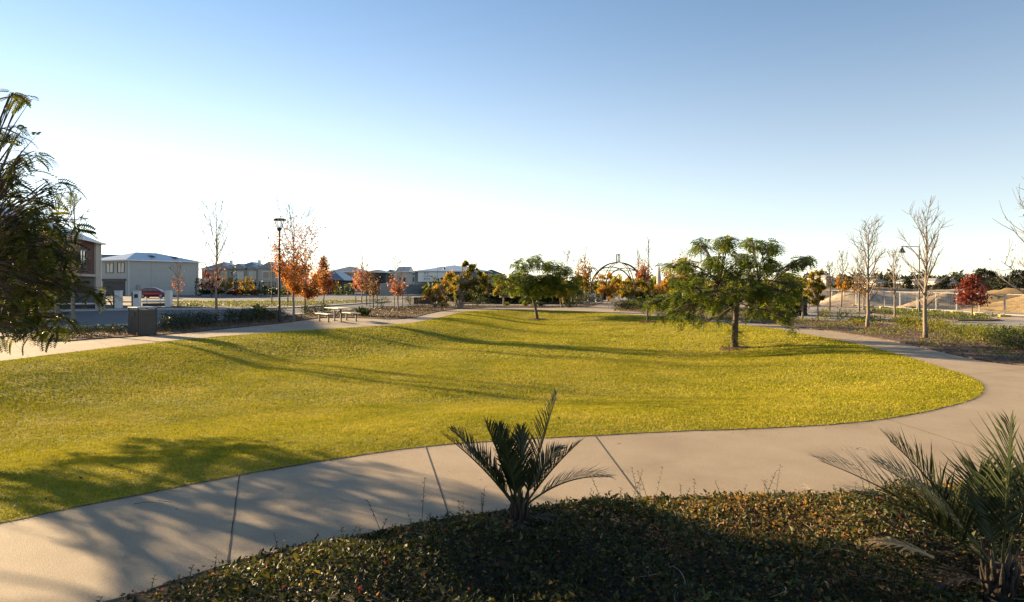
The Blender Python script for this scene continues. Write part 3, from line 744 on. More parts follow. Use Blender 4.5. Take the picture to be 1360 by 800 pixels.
def house(name, label, A, B, depth, h, wall, roof, rise=1.6, over=0.45, kind='hip', group=None, cat="house"):
    """A, B: ground ends of the near wall, left and right as seen; returns the thing and face functions"""
    A = np.array(A[:2], float); B = np.array(B[:2], float)
    d = B - A; L = np.linalg.norm(d)
    t = thing(name, label, cat, (A[0], A[1], -0.02), math.atan2(d[1], d[0]), group)
    MB().box((L / 2, depth / 2, h / 2), (L, depth, h)).build("wall", wall, t)
    x0, x1, y0, y1 = -over, L + over, -over, depth + over
    rm = MB(); zb = h + .012
    ins = (min(L, depth) + 2 * over) / 2
    if kind == 'hip':
        if L >= depth: r0, r1 = (x0 + ins, (y0 + y1) / 2, zb + rise), (x1 - ins, (y0 + y1) / 2, zb + rise)
        else: r0, r1 = ((x0 + x1) / 2, y0 + ins, zb + rise), ((x0 + x1) / 2, y1 - ins, zb + rise)
        v = [(x0, y0, zb), (x1, y0, zb), (x1, y1, zb), (x0, y1, zb), r0, r1]
        if L >= depth: f = [(0, 1, 5, 4), (2, 3, 4, 5), (1, 2, 5), (3, 0, 4), (3, 2, 1, 0)]
        else: f = [(0, 1, 4), (2, 3, 5), (1, 2, 5, 4), (3, 0, 4, 5), (3, 2, 1, 0)]
    elif kind == 'gable':
        m = (y0 + y1) / 2
        v = [(x0, y0, zb), (x1, y0, zb), (x1, y1, zb), (x0, y1, zb), (x0, m, zb + rise), (x1, m, zb + rise)]
        f = [(0, 1, 5, 4), (2, 3, 4, 5), (1, 2, 5), (3, 0, 4), (3, 2, 1, 0)]
    rm.add(v, f); ro = rm.build("roof", roof, t)
    g = MB()
    for (a, b, c, s) in [((L / 2), y0 - .05, zb - .03, (L + 2 * over + .2, .1, .16)), (L / 2, y1 + .05, zb - .03, (L + 2 * over + .2, .1, .16)), (x0 - .05, depth / 2, zb - .032, (.1, depth + 2 * over - .01, .158)), (x1 + .05, depth / 2, zb - .032, (.1, depth + 2 * over - .01, .158))]:
        g.box((a, b, c), s)
    g.build("gutter", M['white'] if wall != M['charcoal'] else M['darkMetal'], ro)
    front = lambda u, o, z: (u, -o, z)
    left = lambda u, o, z: (-o, u, z)
    return t, front, left, L, ro
def facebox(t, name, face, u0, u1, o0, o1, z0, z1, mat):
    v = [face(a, o, b) for b in (z0, z1) for o in (o0, o1) for a in (u0, u1)]
    return MB().add(v, [(0, 2, 3, 1), (4, 5, 7, 6), (0, 1, 5, 4), (2, 6, 7, 3), (0, 4, 6, 2), (1, 3, 7, 5)]).build(name, mat, t)

# two storey brick house at the left
t, fr, lf_, L, ro = house("brick_house", "two storey dark brick house half hidden behind the big leafy tree", (-35.0, 50), (-41.6, 68.8), 11, 6.1, M['brick'], M['roofBlue'], 3.0)
for u0, u1 in [(3.0, 5.0), (8.2, 9.6), (12.6, 14.6)]: window(t, fr, u0, u1, 3.6, 5.2)
facebox(t, "pilaster", fr, L - 2.0, L + .02, .0, .16, 0, 6.06, M['beige'])
facebox(t, "garage_recess", fr, 9.0, L - 2.3, .0, .05, 0.0, 2.6, M['charcoal'])
facebox(t, "ledge", fr, 2.0, L - 2.1, .0, .35, 2.75, 2.98, M['beige'])
window(t, fr, 4.0, 7.0, 0.8, 2.3)
MB().tube([(L - .25, -.22, 0), (L - .25, -.22, 6.0)], .05, 8).build("downpipe", M['white'], t)

# white two storey house with the long blank wall
A, B = PW(168, 393.4), PW(264, 391.6)
t, fr, lf_, L, ro = house("white_house", "white two storey house with a long blank side wall and pale metal roof", A, B, 9.5, 5.75, M['whiteWall'], M['roofBlue'], 1.5)
for u0, u1 in [(.45, 2.3), (3.3, 5.3)]:
    w_ = window(t, lf_, u0, u1, 3.7, 5.35, mull=1)
    facebox(w_, "blind", lf_, u0 + .25, u1 - .25, .012, .022, 3.8, 4.75, M['blind'])
facebox(t, "garage_door", lf_, .3, 6.0, .0, .06, 0.02, 2.35, M['charcoal'])
facebox(t, "ledge", lf_, .0, 6.5, .0, .5, 2.45, 2.75, M['charcoal'])
for (u, v) in [(5.2, 1.35), (9.3, 1.1)]:
    s = MB(); k = 1.5 / 5.2
    s.add([(u, v, 5.8 + (v + .45) * k + .06), (u + 1.0, v + .2, 5.8 + (v + .65) * k + .06), (u + 1.0, v + 1.3, 5.8 + (v + 1.75) * k + .06), (u, v + 1.1, 5.8 + (v + 1.55) * k + .06)], [(0, 1, 2, 3)]).build("skylight", M['charcoal'], ro)
for (x, y) in [(1.6, 6.5), (7.5, 5.5)]:
    an = MB().tube([(x, y, 6.6), (x, y, 8.7)], .025, 6)
    an.tube([(x - .75, y, 8.5), (x + .75, y, 8.5)], .02, 5)
    for q in range(5): an.tube([(x - .6 + q * .3, y - .3, 8.5), (x - .6 + q * .3, y + .3, 8.5)], .012, 4)
    an.build("antenna", M['galv'], ro)
MB().tube([(.3, -.14, 0), (.3, -.14, 5.7)], .05, 8).build("downpipe", M['white'], t)
MB().tube([(L - .3, -.14, 0), (L - .3, -.14, 5.7)], .05, 8).build("downpipe", M['white'], t)
facebox(t, "meter_box", fr, 1.6, 2.2, .0, .16, 1.0, 1.8, M['greyWall'])
for q in (4.2, 9.4): facebox(t, "expansion_joint", fr, q, q + .02, .0, .006, .1, 5.6, M['charcoal'])
# its neighbour behind: only a dark roof shows
t, fr, lf_, L, ro = house("grey_house", "house behind the white one, showing only a dark hipped roof", (-84, 128), (-71.5, 134), 10, 5.9, M['greyWall'], M['roofDark'], 1.8)
for u0 in (2.0, 6.0, 10.0): window(t, fr, u0, u0 + 1.6, 3.6, 5.0)

# row of far townhouses with little gables
def townhouse(label, x0, x1, y, h, wall, gables, seed):
    A, B = AT(x0, HOR, y)[:2], AT(x1, HOR, y)[:2]
    t, fr, lf_, L, ro = house("townhouse", label, A, B, 9, h, wall, M['roofGrey'], 1.5, group="row of far townhouses")
    for (f, w, col, lit) in gables:
        c = L * f; hw = w / 2
        facebox(t, "bay", fr, c - hw, c + hw, .0, .9, 0, h - .03, col)
        g = MB(); z = h + .02
        v = [(c - hw - .3, -1.25, z - .05), (c + hw + .3, -1.25, z - .05), (c, -1.25, z + hw * .62), (c - hw - .3, 3, z - .05), (c + hw + .3, 3, z - .05), (c, 3, z + hw * .62)]
        g.add(v, [(0, 2, 5, 3), (2, 1, 4, 5), (0, 1, 2), (3, 5, 4), (0, 3, 4, 1)]); g.build("gable_roof", M['roofGrey'], t)
        f2 = lambda u, o, zz: (u, -.9 - o, zz)
        window(t, f2, c - hw * .6, c + hw * .6, h - 2.1, h - .55, frame=M['white'], pane=M['blind'] if lit else M['glass'])  # pale panes have the sky's reflection put in as colour
        window(t, f2, c - hw * .6, c + hw * .6, .9, 2.2)
    for f in (.07, .5, .93):
        facebox(t, "porch_pier", fr, L * f - .35, L * f + .35, 2.6, 3.2, 0, 1.5, M['greyWall'])
    facebox(t, "chimney", fr, L * .72, L * .72 + .45, -3.6, -3.1, h + .3, h + 1.9, M['white'])
    return t
townhouse("far grey townhouse with a gabled bay, beside the white house's wall", 268, 308, 140, 4.9, M['greyWall'], [(.75, 3.2, M['beige'], False)], 1)
townhouse("far charcoal townhouse with upper panes painted pale as sky reflection", 309, 345, 138, 4.9, M['charcoal'], [(.28, 3.4, M['greyWall'], True), (.8, 2.4, M['beige'], True)], 2)
townhouse("far pale townhouse with an arched front, behind the dense orange tree", 346, 392, 136, 4.9, M['greyWall'], [(.3, 4.4, M['whiteWall'], False)], 3)
# single storey and far houses along the left horizon
def plain_house(name, label, x0, x1, y, h, wall, roof, rise, wins=(), depth=9, kind='hip', pane=None):
    A, B = AT(x0, HOR, y)[:2], AT(x1, HOR, y)[:2]
    t, fr, lf_, L, ro = house(name, label, A, B, depth, h, wall, roof, rise, kind=kind)
    for (a, b, z0, z1) in wins: window(t, fr, L * a, L * b, z0, z1, pane=pane)
    return t
plain_house("bungalow", "low house with a grey hipped roof just right of the narrow orange tree", 425, 455, 118, 2.5, M['charcoal'], M['roofGrey'], 1.7, [(.55, .7, .8, 2.0), (.8, .95, .8, 2.0)])
plain_house("beige_house", "beige two storey house with a tan roof behind the pinkish tree", 437, 482, 150, 4.5, M['beige'], M['roofTan'], 1.3, [(.1, .25, 2.9, 4.0), (.5, .65, 2.9, 4.0)])
plain_house("dark_house", "dark brown house with flat looking roof right of the pinkish tree", 484, 512, 132, 4.0, M['charcoal'], M['roofTan'], .7, [(.5, .9, 1.5, 3.4)], pane=M['glass'])
for i, (x0, x1, y, h, lb) in enumerate([(508, 526, 190, 4.4, "small far white house with grey roof, left of the small pink tree"), (528, 541, 180, 5.0, "far white gabled house behind the small pink tree"), (543, 552, 200, 4.2, "far pale house peeping out beside the grey shed")]):
    plain_house("far_house", lb, x0, x1, y, h, M['whiteWall'], M['roofGrey'], 1.4, [(.2, .4, 2.4, 3.6), (.6, .8, 2.4, 3.6)], kind='gable' if i == 1 else 'hip')
plain_house("far_house", "far grey house with dark roof showing between the leafy trees", 636, 668, 150, 3.9, M['greyWall'], M['roofDark'], 1.2, [(.3, .5, 2.2, 3.3)])

# blue grey shed with the banner
A, B = PW(551, 391), PW(648, 391)
t, fr, lf_, L, ro = house("steel_shed", "blue grey steel building with a pale hipped roof behind the yellow trees", A, B, 14, 4.25, M['blueGrey'], M['roofBlue'], 1.25, .3, cat="shed")
window(t, fr, L - 3.2, L - 1.6, 1.2, 2.6)
sg = thing("banner_sign", "large white banner with dark lettering on the blue grey shed", "sign", (A[0], A[1] - .16, 0), math.atan2(*(B - A)[::-1]))
MB().box((3.75, 0, 3.15), (6.3, .06, 1.74)).build("panel", M['white'], sg)
# three short handwritten lines, a dark picture and a red patch, as on the banner
r_ = np.random.default_rng(3); tx = MB()
for row, (x0, n, zz, hh) in enumerate([(1.75, 3, 3.62, .42), (1.70, 4, 3.14, .36), (1.72, 5, 2.72, .26)]):
    for k in range(n):
        x = x0 + k * .30 if row < 2 else x0 + k * .22
        pts = [(x, -.038, zz), (x + .02, -.038, zz + hh * .9)]
        tx.tube(pts, .028, 4)
        if (k + row) % 3 != 1: tx.tube([(x, -.038, zz + .02), (x + .15, -.038, zz + .02)], .026, 4)
        if (k + row) % 2 == 0: tx.tube([(x + .02, -.038, zz + hh * .85), (x + .16, -.038, zz + hh * .5), (x + .03, -.038, zz + hh * .42)], .024, 4)
tx.build("lettering", M['darkMetal'], sg)
pic = MB()
for (cx, cz, rx, rz_) in [(4.3, 2.62, .28, .28), (5.0, 2.7, .36, .36)]:
    a = np.linspace(0, 2 * np.pi, 16)[:-1]; v = np.c_[cx + rx * np.cos(a), np.full(15, -.034), cz + rz_ * np.sin(a)]; pic.add(v, [tuple(range(15))])
pic.build("picture", M['charcoal'], sg)
MB().box((6.35, -.02, 3.5), (.85, .05, .95)).build("red_patch", mat_flat("red_print", (0.45, 0.09, 0.08)), sg)

def fence(name, label, A, B, h, mat, step=2.4, cat="fence", cap=None):
    A, B = np.array(A[:2]), np.array(B[:2]); d = B - A; L = np.linalg.norm(d)
    t = thing(name, label, cat, (A[0], A[1], 0), math.atan2(d[1], d[0]))
    n = max(1, int(round(L / step)))
    p = MB()
    for k in range(n):
        x0, x1 = L * k / n + .05, L * (k + 1) / n - .05
        q = int((x1 - x0) / .2)
        for j in range(q): p.box((x0 + (j + .5) * (x1 - x0) / q, .03 if j % 2 else 0, h / 2), ((x1 - x0) / q - .004, .03, h - .04))
    p.build("panel", mat, t)
    for k in range(n + 1): MB().box((L * k / n, .012, h / 2 + .02), (.09, .08, h + .04)).build("post", mat, t)
    if cap: MB().box((L / 2, .01, h + .06), (L + .1, .1, .06)).build("capping", cap, t)
    return t
fence("steel_fence", "tall blue grey steel fence joining the shed", PW(536, 391.3), PW(572, 391), 1.85, M['blueGrey'])
fence("steel_fence", "tall beige fence left of the blue grey one", PW(505, 392.6), PW(535.5, 391.4), 1.9, mat_flat("beige_steel", (0.33, 0.29, 0.24), .6), cap=M['white'])

def low_wall(name, label, A, B, h, thick, mat, cap):
    A, B = np.array(A[:2]), np.array(B[:2]); d = B - A; L = np.linalg.norm(d)
    t = thing(name, label, "wall", (A[0], A[1], 0), math.atan2(d[1], d[0]))
    MB().box((L / 2, 0, h / 2), (L, thick, h), bevel=.01).build("brickwork", mat, t)
    MB().box((L / 2, 0, h + .035), (L + .06, thick + .08, .07), bevel=.01).build("coping", cap, t)
low_wall("garden_wall", "low dark brick garden wall left of the yellow tree", PW(549, 403.8), PW(576, 403.6), .62, .35, M['brick'], M['kerb'])
low_wall("garden_wall", "short dark brick garden wall right of the yellow tree", PW(581, 403.4), PW(593, 403.2), .66, .35, M['brick'], M['kerb'])
low_wall("retaining_wall", "long low dark wall behind the middle lawn tree", PW(640, 399.6), PW(768, 399.6), .42, .3, M['brick'], M['charcoal'])

# ------------------------------------------------------------------ lamps, pillars, bin, table, car, pergola
def garden_lamp(px, py, label):
    b = PW(px, py); t = thing("garden_lamp", label, "lamp post", (b[0], b[1], 0))
    MB().lathe([(.15, -.05), (.15, .02), (.085, .03), (.075, .9), (.062, .95), (.05, 5.02), (.05, 5.05)], sides=14).build("pole", M['darkMetal'], t, smooth=False)
    MB().lathe([(.06, 5.0), (.10, 5.08), (.14, 5.15), (.10, 5.2)], sides=16).build("collar", M['darkMetal'], t)
    gm, gnt, gp = new_mat("lamp_glass"); gp.inputs["Base Color"].default_value = (.9, .9, .88, 1); gp.inputs["Roughness"].default_value = .04; gp.inputs["Transmission Weight"].default_value = 1.0; gp.inputs["IOR"].default_value = 1.08
    MB().lathe([(.10, 5.2), (.24, 5.6), (.235, 5.6), (.095, 5.2)], sides=20).build("lamp_glass", gm, t)
    for k in range(4):
        a = math.pi / 4 + k * math.pi / 2
        MB().tube([(.11 * math.cos(a), .11 * math.sin(a), 5.17), (.29 * math.cos(a), .29 * math.sin(a), 5.62)], .014, 6).build("arm", M['darkMetal'], t)
    MB().lathe([(.0, 5.60), (.34, 5.60), (.36, 5.63), (.34, 5.68), (.15, 5.72), (.0, 5.73)], sides=28).build("lamp_shade", M['darkMetal'], t)
    return t
garden_lamp(371, 428, "black park lamp post with a flat round head beside the orange trees")

def street_light(px, py, H, arm, label, mat):
    b = PW(px, py); t = thing("street_light", label, "street light", (b[0], b[1], 0), group="street lights with a hanging head")
    MB().lathe([(.11, -.05), (.10, .1), (.06, .12), (.055, 1.2), (.042, 1.25), (.032, H), (.0, H + .05)], sides=12).build("pole", mat, t)
    s = 1 if arm > 0 else -1; a = abs(arm)
    ar = MB().tube([(0, 0, H - .05), (s * a, 0, H - .02)], .025, 6)
    ar.tube(bez(np.array([0, 0, H - a * .75]), np.array([s * a * .3, 0, H - .15]), np.array([s * a * .75, 0, H - .05]), 8), .02, 6)
    ar.build("arm", mat, t)
    MB().lathe([(.03, .02), (.05, -.08), (.10, -.16), (.2, -.36), (.215, -.40), (.19, -.40), (.0, -.33)], (s * (a - .08), 0, H - .04), 16).build("lamp_shade", mat, t)
    return t
street_light(361, 404, 5.35, 1.25, "slim street light with right pointing arm behind the black park lamp", M['darkMetal'])
street_light(1221, 420, 4.55, -1.2, "dark street light with hanging head behind a bare pale tree", M['darkMetal'])
street_light(581, 393, 4.7, 1.2, "far street light in front of the blue grey shed's roof", M['darkMetal'])

def gate_pillar(px, py, w, h, label, sign, rz, dark):
    b = PW(px, py); t = thing("gate_pillar", label, "pillar", (b[0], b[1], 0), rz, group="white pillars along the road")
    MB().box((0, 0, h / 2 - .05), (w, .5, h + .1), bevel=.015).build("shaft", M['white'], t)
    MB().box((0, 0, h + .03), (w + .06, .56, .06), bevel=.01).build("cap", M['white'], t)
    if sign: MB().box((0.02, -.262, h * .72), (w * .6, .02, h * .24)).build("plaque", M['charcoal'], t)
    if dark: MB().box((-w / 2 - .06, 0, h / 2 - .03), (.11, .46, h - .06)).build("dark_side", M['charcoal'], t)  # dark box along the left face
gate_pillar(133.5, 410, .58, 1.42, "white pillar with dark plaque, furthest left of the row by the brick house", True, .0, False)
gate_pillar(157.5, 409, .50, 1.42, "white pillar without plaque, between two pillars with plaques", False, .15, True)
gate_pillar(182, 408.3, .52, 1.38, "white pillar with dark plaque just left of the red car", True, .12, True)
gate_pillar(224, 407.4, .50, 1.36, "white pillar without plaque right of the red car", False, .05, False)
def rail(a, b, h, label):
    A, B = PW(*a), PW(*b); d = B - A; L = np.linalg.norm(d)
    t = thing("white_rail", label, "railing", (A[0], A[1], 0), math.atan2(d[1], d[0]))
    MB().box((L / 2, 0, h), (L, .06, .12), bevel=.01).build("top_rail", M['white'], t)
    MB().box((L / 2, 0, h * .35), (L, .05, .30)).build("lower_board", M['charcoal'], t)
    for f in (.2, .8): MB().box((L * f, 0.06, h * .72), (.08, .05, h * 1.45)).build("post", M['white'], t)
rail((189, 408), (219, 407.5), .52, "low white railing between the pillars below the red car")
rail((60, 411), (128, 410), .42, "low white railing left of the pillars by the brick house")

def bin_enclosure():
    b = PW(189, 445); t = thing("bin_enclosure", "dark slatted bin enclosure with pale lid beside the path", "bin", (b[0], b[1], 0), math.radians(56))
    s, h = .78, 1.12
    MB().box((0, 0, h / 2 - .03), (s - .08, s - .08, h - .1)).build("liner", M['charcoal'], t)
    sm = M['darkMetal']
    grey = mat_flat("weathered_slats", (0.07, 0.07, 0.066), .55)
    for k, (dx, dy) in enumerate([(0, -1), (1, 0), (0, 1), (-1, 0)]):
        p = MB()
        for q in range(13):
            z = .08 + q * .077
            p.box((dx * (s / 2 - .012), dy * (s / 2 - .012), z), (s - .1 if dx == 0 else .022, s - .1 if dy == 0 else .022, .052))
        for q in range(9):
            u = -.33 + q * .0825
            p.box((dx * (s / 2 + .006) + (u if dx == 0 else 0), dy * (s / 2 + .006) + (u if dy == 0 else 0), h / 2), (.02, .02, h - .12))
        p.build("slat_panel", grey, t)
    for sx in (-1, 1):
        for sy in (-1, 1): MB().box((sx * (s / 2 - .02), sy * (s / 2 - .02), h / 2 - .01), (.055, .055, h + .02), bevel=.006).build("corner_post", sm, t)
    MB().box((0, 0, h + .03), (s + .04, s + .04, .05), bevel=.015).build("lid", M['galv'], t)
    MB().box((-s / 2 - .02, 0, h * .8), (.02, .34, .18)).build("chute", M['charcoal'], t)
bin_enclosure()

def picnic():
    c = np.array([-9.75, 38.2]); rz = math.atan2(-.8, .6)
    pm = mat_noise("weathered_pale_slats", [(0.3, (0.50, 0.46, 0.40)), (0.7, (0.66, 0.62, 0.55))], 4, .6)
    def slats(mb, L, W, z, n):
        for k in range(n): mb.box((0, -W / 2 + (k + .5) * W / n, z), (L, W / n - .012, .04), bevel=.006)
    t = thing("picnic_table", "pale slatted picnic table between two benches", "table", (c[0], c[1], 0.01), rz, "picnic set beside the path")
    mb = MB(); slats(mb, 1.9, .8, .75, 7); mb.build("tabletop", pm, t)
    for sx in (-.45, .45): MB().box((sx, 0, .36), (.07, .07, .73)).box((sx, 0, .70), (.08, .7, .05)).box((sx, 0, .012), (.3, .3, .024)).build("leg", M['darkMetal'], t)
    n = np.array([.8, .6])
    for s, lab in ((-.8, "pale bench on the path side of the picnic table"), (.8, "pale bench behind the picnic table, next to the green strap plant")):
        q = c + n * s
        b = thing("picnic_bench", lab, "bench", (q[0], q[1], 0.01), rz, "picnic set beside the path")
        mb = MB(); slats(mb, 1.9, .34, .45, 3); mb.build("seat", pm, b)
        for sx in (-.65, .65): MB().box((sx, 0, .21), (.07, .07, .43)).box((sx, 0, .41), (.06, .3, .04)).box((sx, 0, .01), (.2, .2, .02)).build("leg", M['darkMetal'], b)
picnic()

def hatchback():
    b = PW(205, 396.4); t = thing("hatchback_car", "small red hatchback parked in front of the long white wall", "car", (b[0], b[1], 0.02), math.radians(4))
    m, nt, p = new_mat("red_car_paint"); p.inputs["Base Color"].default_value = (.26, .015, .022, 1); p.inputs["Roughness"].default_value = .25; p.inputs["Coat Weight"].default_value = .8
    # lower shell and cabin as lofts along x: (x, half width, z low, z high)
    def loft(mb, rows, k=10):
        V = []
        for (x, w, z0, z1) in rows:
            for q in range(k):
                a = q / k * 2 * np.pi + np.pi / k; cx, cz = math.cos(a), math.sin(a)
                sx = math.copysign(abs(cx) ** .45, cx); sz = math.copysign(abs(cz) ** .45, cz)
                V.append((x, w * sx, (z0 + z1) / 2 + (z1 - z0) / 2 * sz))
        n = len(rows); i0 = (np.arange(n - 1)[:, None] * k + np.arange(k)[None]).ravel(); i1 = (np.arange(n - 1)[:, None] * k + (np.arange(k)[None] + 1) % k).ravel()
        mb.add(V, np.stack([i0, i1, i1 + k, i0 + k], 1)); mb.add(V[:k], [tuple(range(k))]); mb.add(V[-k:], [tuple(range(k))[::-1]])
    bd = MB(); loft(bd, [(-1.88, .70, .38, .82), (-1.82, .82, .26, .95), (-1.4, .85, .2, .98), (0, .86, .19, .95), (.95, .85, .2, .92), (1.5, .82, .22, .84), (1.82, .74, .28, .72), (1.9, .6, .36, .6)]); bo = bd.build("body", m, t, smooth=True)
    cb = MB(); loft(cb, [(-1.72, .62, .85, 1.0), (-1.45, .66, .85, 1.36), (-1.0, .66, .85, 1.47), (-.2, .66, .85, 1.48), (.3, .64, .85, 1.40), (.75, .63, .85, 1.15), (1.1, .62, .85, .93)]); cb.build("cabin", m, t, smooth=True)
    for s in (-1, 1):
        for (x0, x1, x2, x3) in [(-1.35, -.62, -.62, -1.15), (-.55, .1, .05, -.55), (.17, .82, .3, .17)]:
            MB().add([(x0, s * .70, .97), (x1, s * .70, .97), (x2, s * .665, 1.36), (x3, s * .665, 1.36)], [(0, 1, 2, 3) if s < 0 else (3, 2, 1, 0)]).build("side_window", M['glass'], t)
        for x in (-1.2, 1.2):
            w = MB(); a = np.linspace(0, 2 * np.pi, 21)[:-1]
            prof = [(.31, -.1), (.31, .1), (.2, .11)]
            w.lathe([(.2, -.1), (.30, -.1), (.315, -.06), (.315, .06), (.30, .1), (.2, .1)], sides=20)
            w.V[-1] = w.V[-1][:, [0, 2, 1]] + np.array([x, s * .77, .315])
            wo = w.build("wheel", mat_flat("tyre_rubber", (.02, .02, .02), .8), t)
            q = MB().lathe([(.0, 0), (.2, 0), (.2, .03), (.05, .05), (0, .05)], sides=14); q.V[-1] = q.V[-1][:, [0, 2, 1]] * np.array([1, s, 1]) + np.array([x, s * .845, .315]); q.build("rim", M['galv'], wo)
        MB().box((-1.82, s * .62, .86), (.1, .2, .2), bevel=.03).build("tail_lamp", mat_flat("tail_lamp_red", (.5, .03, .02), .2), t)
        MB().box((1.78, s * .6, .62), (.18, .24, .12), bevel=.03).build("headlight", M['glass'], t)
    MB().add([(-1.70, -.55, 1.0), (-1.70, .55, 1.0), (-1.50, .52, 1.33), (-1.50, -.52, 1.33)], [(3, 2, 1, 0)]).build("rear_window", M['glass'], t)
    MB().box((-1.86, 0, .38), (.12, 1.5, .2), bevel=.05).build("bumper", M['charcoal'], t)
hatchback()

def pergola():
    b = PW(821, 399.5); t = thing("dome_pergola", "dark steel dome of crossing arches with a lantern on top", "pergola", (b[0], b[1], 0))
    R, Hh = 3.45, 4.55; feet = [math.radians(200 + 90 * k) for k in range(4)]
    def dome(a, off):
        d = np.array([math.cos(a), math.sin(a), 0]); n = np.array([-d[1], d[0], 0])
        q = np.linspace(0, math.pi, 33)
        return np.array([d * (R * math.cos(x)) + n * off + np.array([0, 0, 1.5 + (Hh - 1.5) * math.sin(x)]) for x in q])
    for k in range(2):
        for off in (-.16, .16):
            p = dome(feet[k], off); p = np.r_[[p[0] * [1, 1, 0]], p, [p[-1] * [1, 1, 0]]]
            MB().tube(p, .06, 6).build("main_arch", M['darkMetal'], t, smooth=True)
    for k in range(4):
        A = np.array([R * math.cos(feet[k]), R * math.sin(feet[k]), 0]); B = np.array([R * math.cos(feet[(k + 1) % 4]), R * math.sin(feet[(k + 1) % 4]), 0])
        mid = (A + B) / 2; u = (B - A) / 2; n = mid / np.linalg.norm(mid)
        for off in (0.05, .3):
            q = np.linspace(0, math.pi, 29)
            p = np.array([mid - u * math.cos(x) + n * (off + .55 * math.sin(x)) + np.array([0, 0, 1.6 + 2.35 * math.sin(x)]) for x in q])
            p = np.r_[[p[0] * [1, 1, 0]], p, [p[-1] * [1, 1, 0]]]
            MB().tube(p, .055, 6).build("portal_arch", M['darkMetal'], t, smooth=True)
    a = np.linspace(0, 2 * np.pi, 41)
    for z, rr in ((3.55, 2.25),): MB().tube(np.c_[rr * np.cos(a), rr * np.sin(a), np.full(41, z)], .025, 5).build("ring", M['darkMetal'], t, smooth=True)
    ln = MB()
    for z in (4.5, 4.72, 5.5): ln.tube(np.c_[.24 * np.cos(a), .24 * np.sin(a), np.full(41, z)], .03, 5)
    for k in range(8): ln.tube([(.24 * math.cos(k * .785), .24 * math.sin(k * .785), 4.5), (.24 * math.cos(k * .785), .24 * math.sin(k * .785), 5.55)], .022, 5)
    ln.lathe([(.05, 4.5), (.05, 5.3), (.1, 5.35), (.02, 5.6)], sides=8)
    ln.build("lantern", M['darkMetal'], t)
pergola()

def spindle():
    b = PW(875, 396); t = thing("column_sculpture", "tall pale grey pointed spindle sculpture right of the dome", "sculpture", (b[0], b[1], 0))
    m = mat_noise("pale_stone", [(0.3, (0.30, 0.29, 0.27)), (0.7, (0.46, 0.44, 0.40))], 3, .7, .3, 20)
    mb = MB()
    mb.lathe([(.10, 0.3), (.24, .9), (.33, 1.9), (.32, 2.7), (.24, 3.5), (.12, 4.3), (.02, 4.75)], sides=9); mb.build("spindle", m, t)
    MB().box((0, 0, .18), (.8, .8, .4), bevel=.03).build("plinth", M['kerb'], t)
spindle()

def red_post(px, py, h, w, mat, label):
    b = PW(px, py); t = thing("timber_post", label, "post", (b[0], b[1], 0), .3)
    MB().box((0, 0, h / 2 - .05), (w, w, h + .1), bevel=.02).build("shaft", mat, t)
    MB().lathe([(w * .62, h), (w * .62, h + .05), (.02, h + .16)], sides=4).build("cap", mat, t)
red_post(995.5, 412.5, .95, .16, mat_flat("red_paint", (.32, .045, .03), .6), "bright red post below the big tree's crown")
red_post(1067, 419, 1.3, .34, mat_flat("maroon_paint", (.06, .02, .018), .6), "thick dark maroon post right of the big tree's crown")

def low_seat():
    b = PW(786.5, 401); t = thing("white_bench", "white bench left of the dome", "bench", (b[0], b[1], 0), .2)
    MB().box((0, 0, .44), (1.05, .45, .07), bevel=.01).build("seat", M['white'], t)
    MB().box((0, .22, .72), (1.05, .05, .35), bevel=.01).build("backrest", M['white'], t)
    for sx in (-.42, .42): MB().box((sx, 0, .2), (.08, .4, .42)).build("leg", M['white'], t)
low_seat()
def bollard():
    b = PW(51.5, 438); t = thing("bollard", "small white bollard under the leafy tree's lowest fronds", "bollard", (b[0], b[1], 0))
    MB().lathe([(.06, -.05), (.06, .5), (.05, .53)], sides=12).build("post", M['white'], t)
    MB().lathe([(.062, .38), (.063, .38), (.063, .44), (.062, .44)], sides=12).build("band", M['charcoal'], t)
bollard()

# temporary site fence: panels along one line, each foot a yellow block
def site_fence():
    X = 31.4; ys = np.arange(41.2, 84, 2.35)
    wm, wnt, wp = new_mat("wire_mesh"); wp.inputs["Base Color"].default_value = (.3, .3, .28, 1); wp.inputs["Metallic"].default_value = .3; wp.inputs["Roughness"].default_value = .5
    yb = mat_noise("yellow_block", [(0.3, (.42, .30, .03)), (0.7, (.60, .44, .05))], 5, .8)
    proto = thing("site_fence", "mesh panel of the temporary site fence", "fence", (X, ys[0], 0), math.pi / 2, "panels of the temporary site fence")
    fr = MB(); h = 1.42; w = 2.3
    for x in (0.02, w - .02): fr.tube([(x, 0, .04), (x, 0, h)], .028, 6)
    for z in (.15, h): fr.tube([(0.02, 0, z), (w - .02, 0, z)], .022, 6)
    fr.build("frame", M['galv'], proto)
    ms = MB()
    for k in range(1, 12): ms.tube([(w * k / 12, 0, .15), (w * k / 12, 0, h)], .0022, 3, cap=False)
    for k in range(1, 6): ms.tube([(0.02, 0, .15 + (h - .15) * k / 6), (w - .02, 0, .15 + (h - .15) * k / 6)], .0022, 3, cap=False)
    ms.build("mesh", wm, proto)
    blk = thing("concrete_block", "yellow concrete foot block of the site fence", "block", (X, ys[0], 0), 0, "yellow feet of the temporary site fence")
    MB().box((0, 0, .07), (.7, .24, .15), bevel=.02).build("base", yb, blk)
    MB().lathe([(.05, .14), (.05, .18), (.035, .18)], sides=8).build("socket", M['galv'], blk)
    for i, y in enumerate(ys):
        if i == 0: continue
        for src in (proto, blk):
            c = src.copy(); COL.objects.link(c); c.location = (X, y, 0)
            for ch in src.children:
                d = ch.copy(); d.parent = c; COL.objects.link(d)
site_fence()

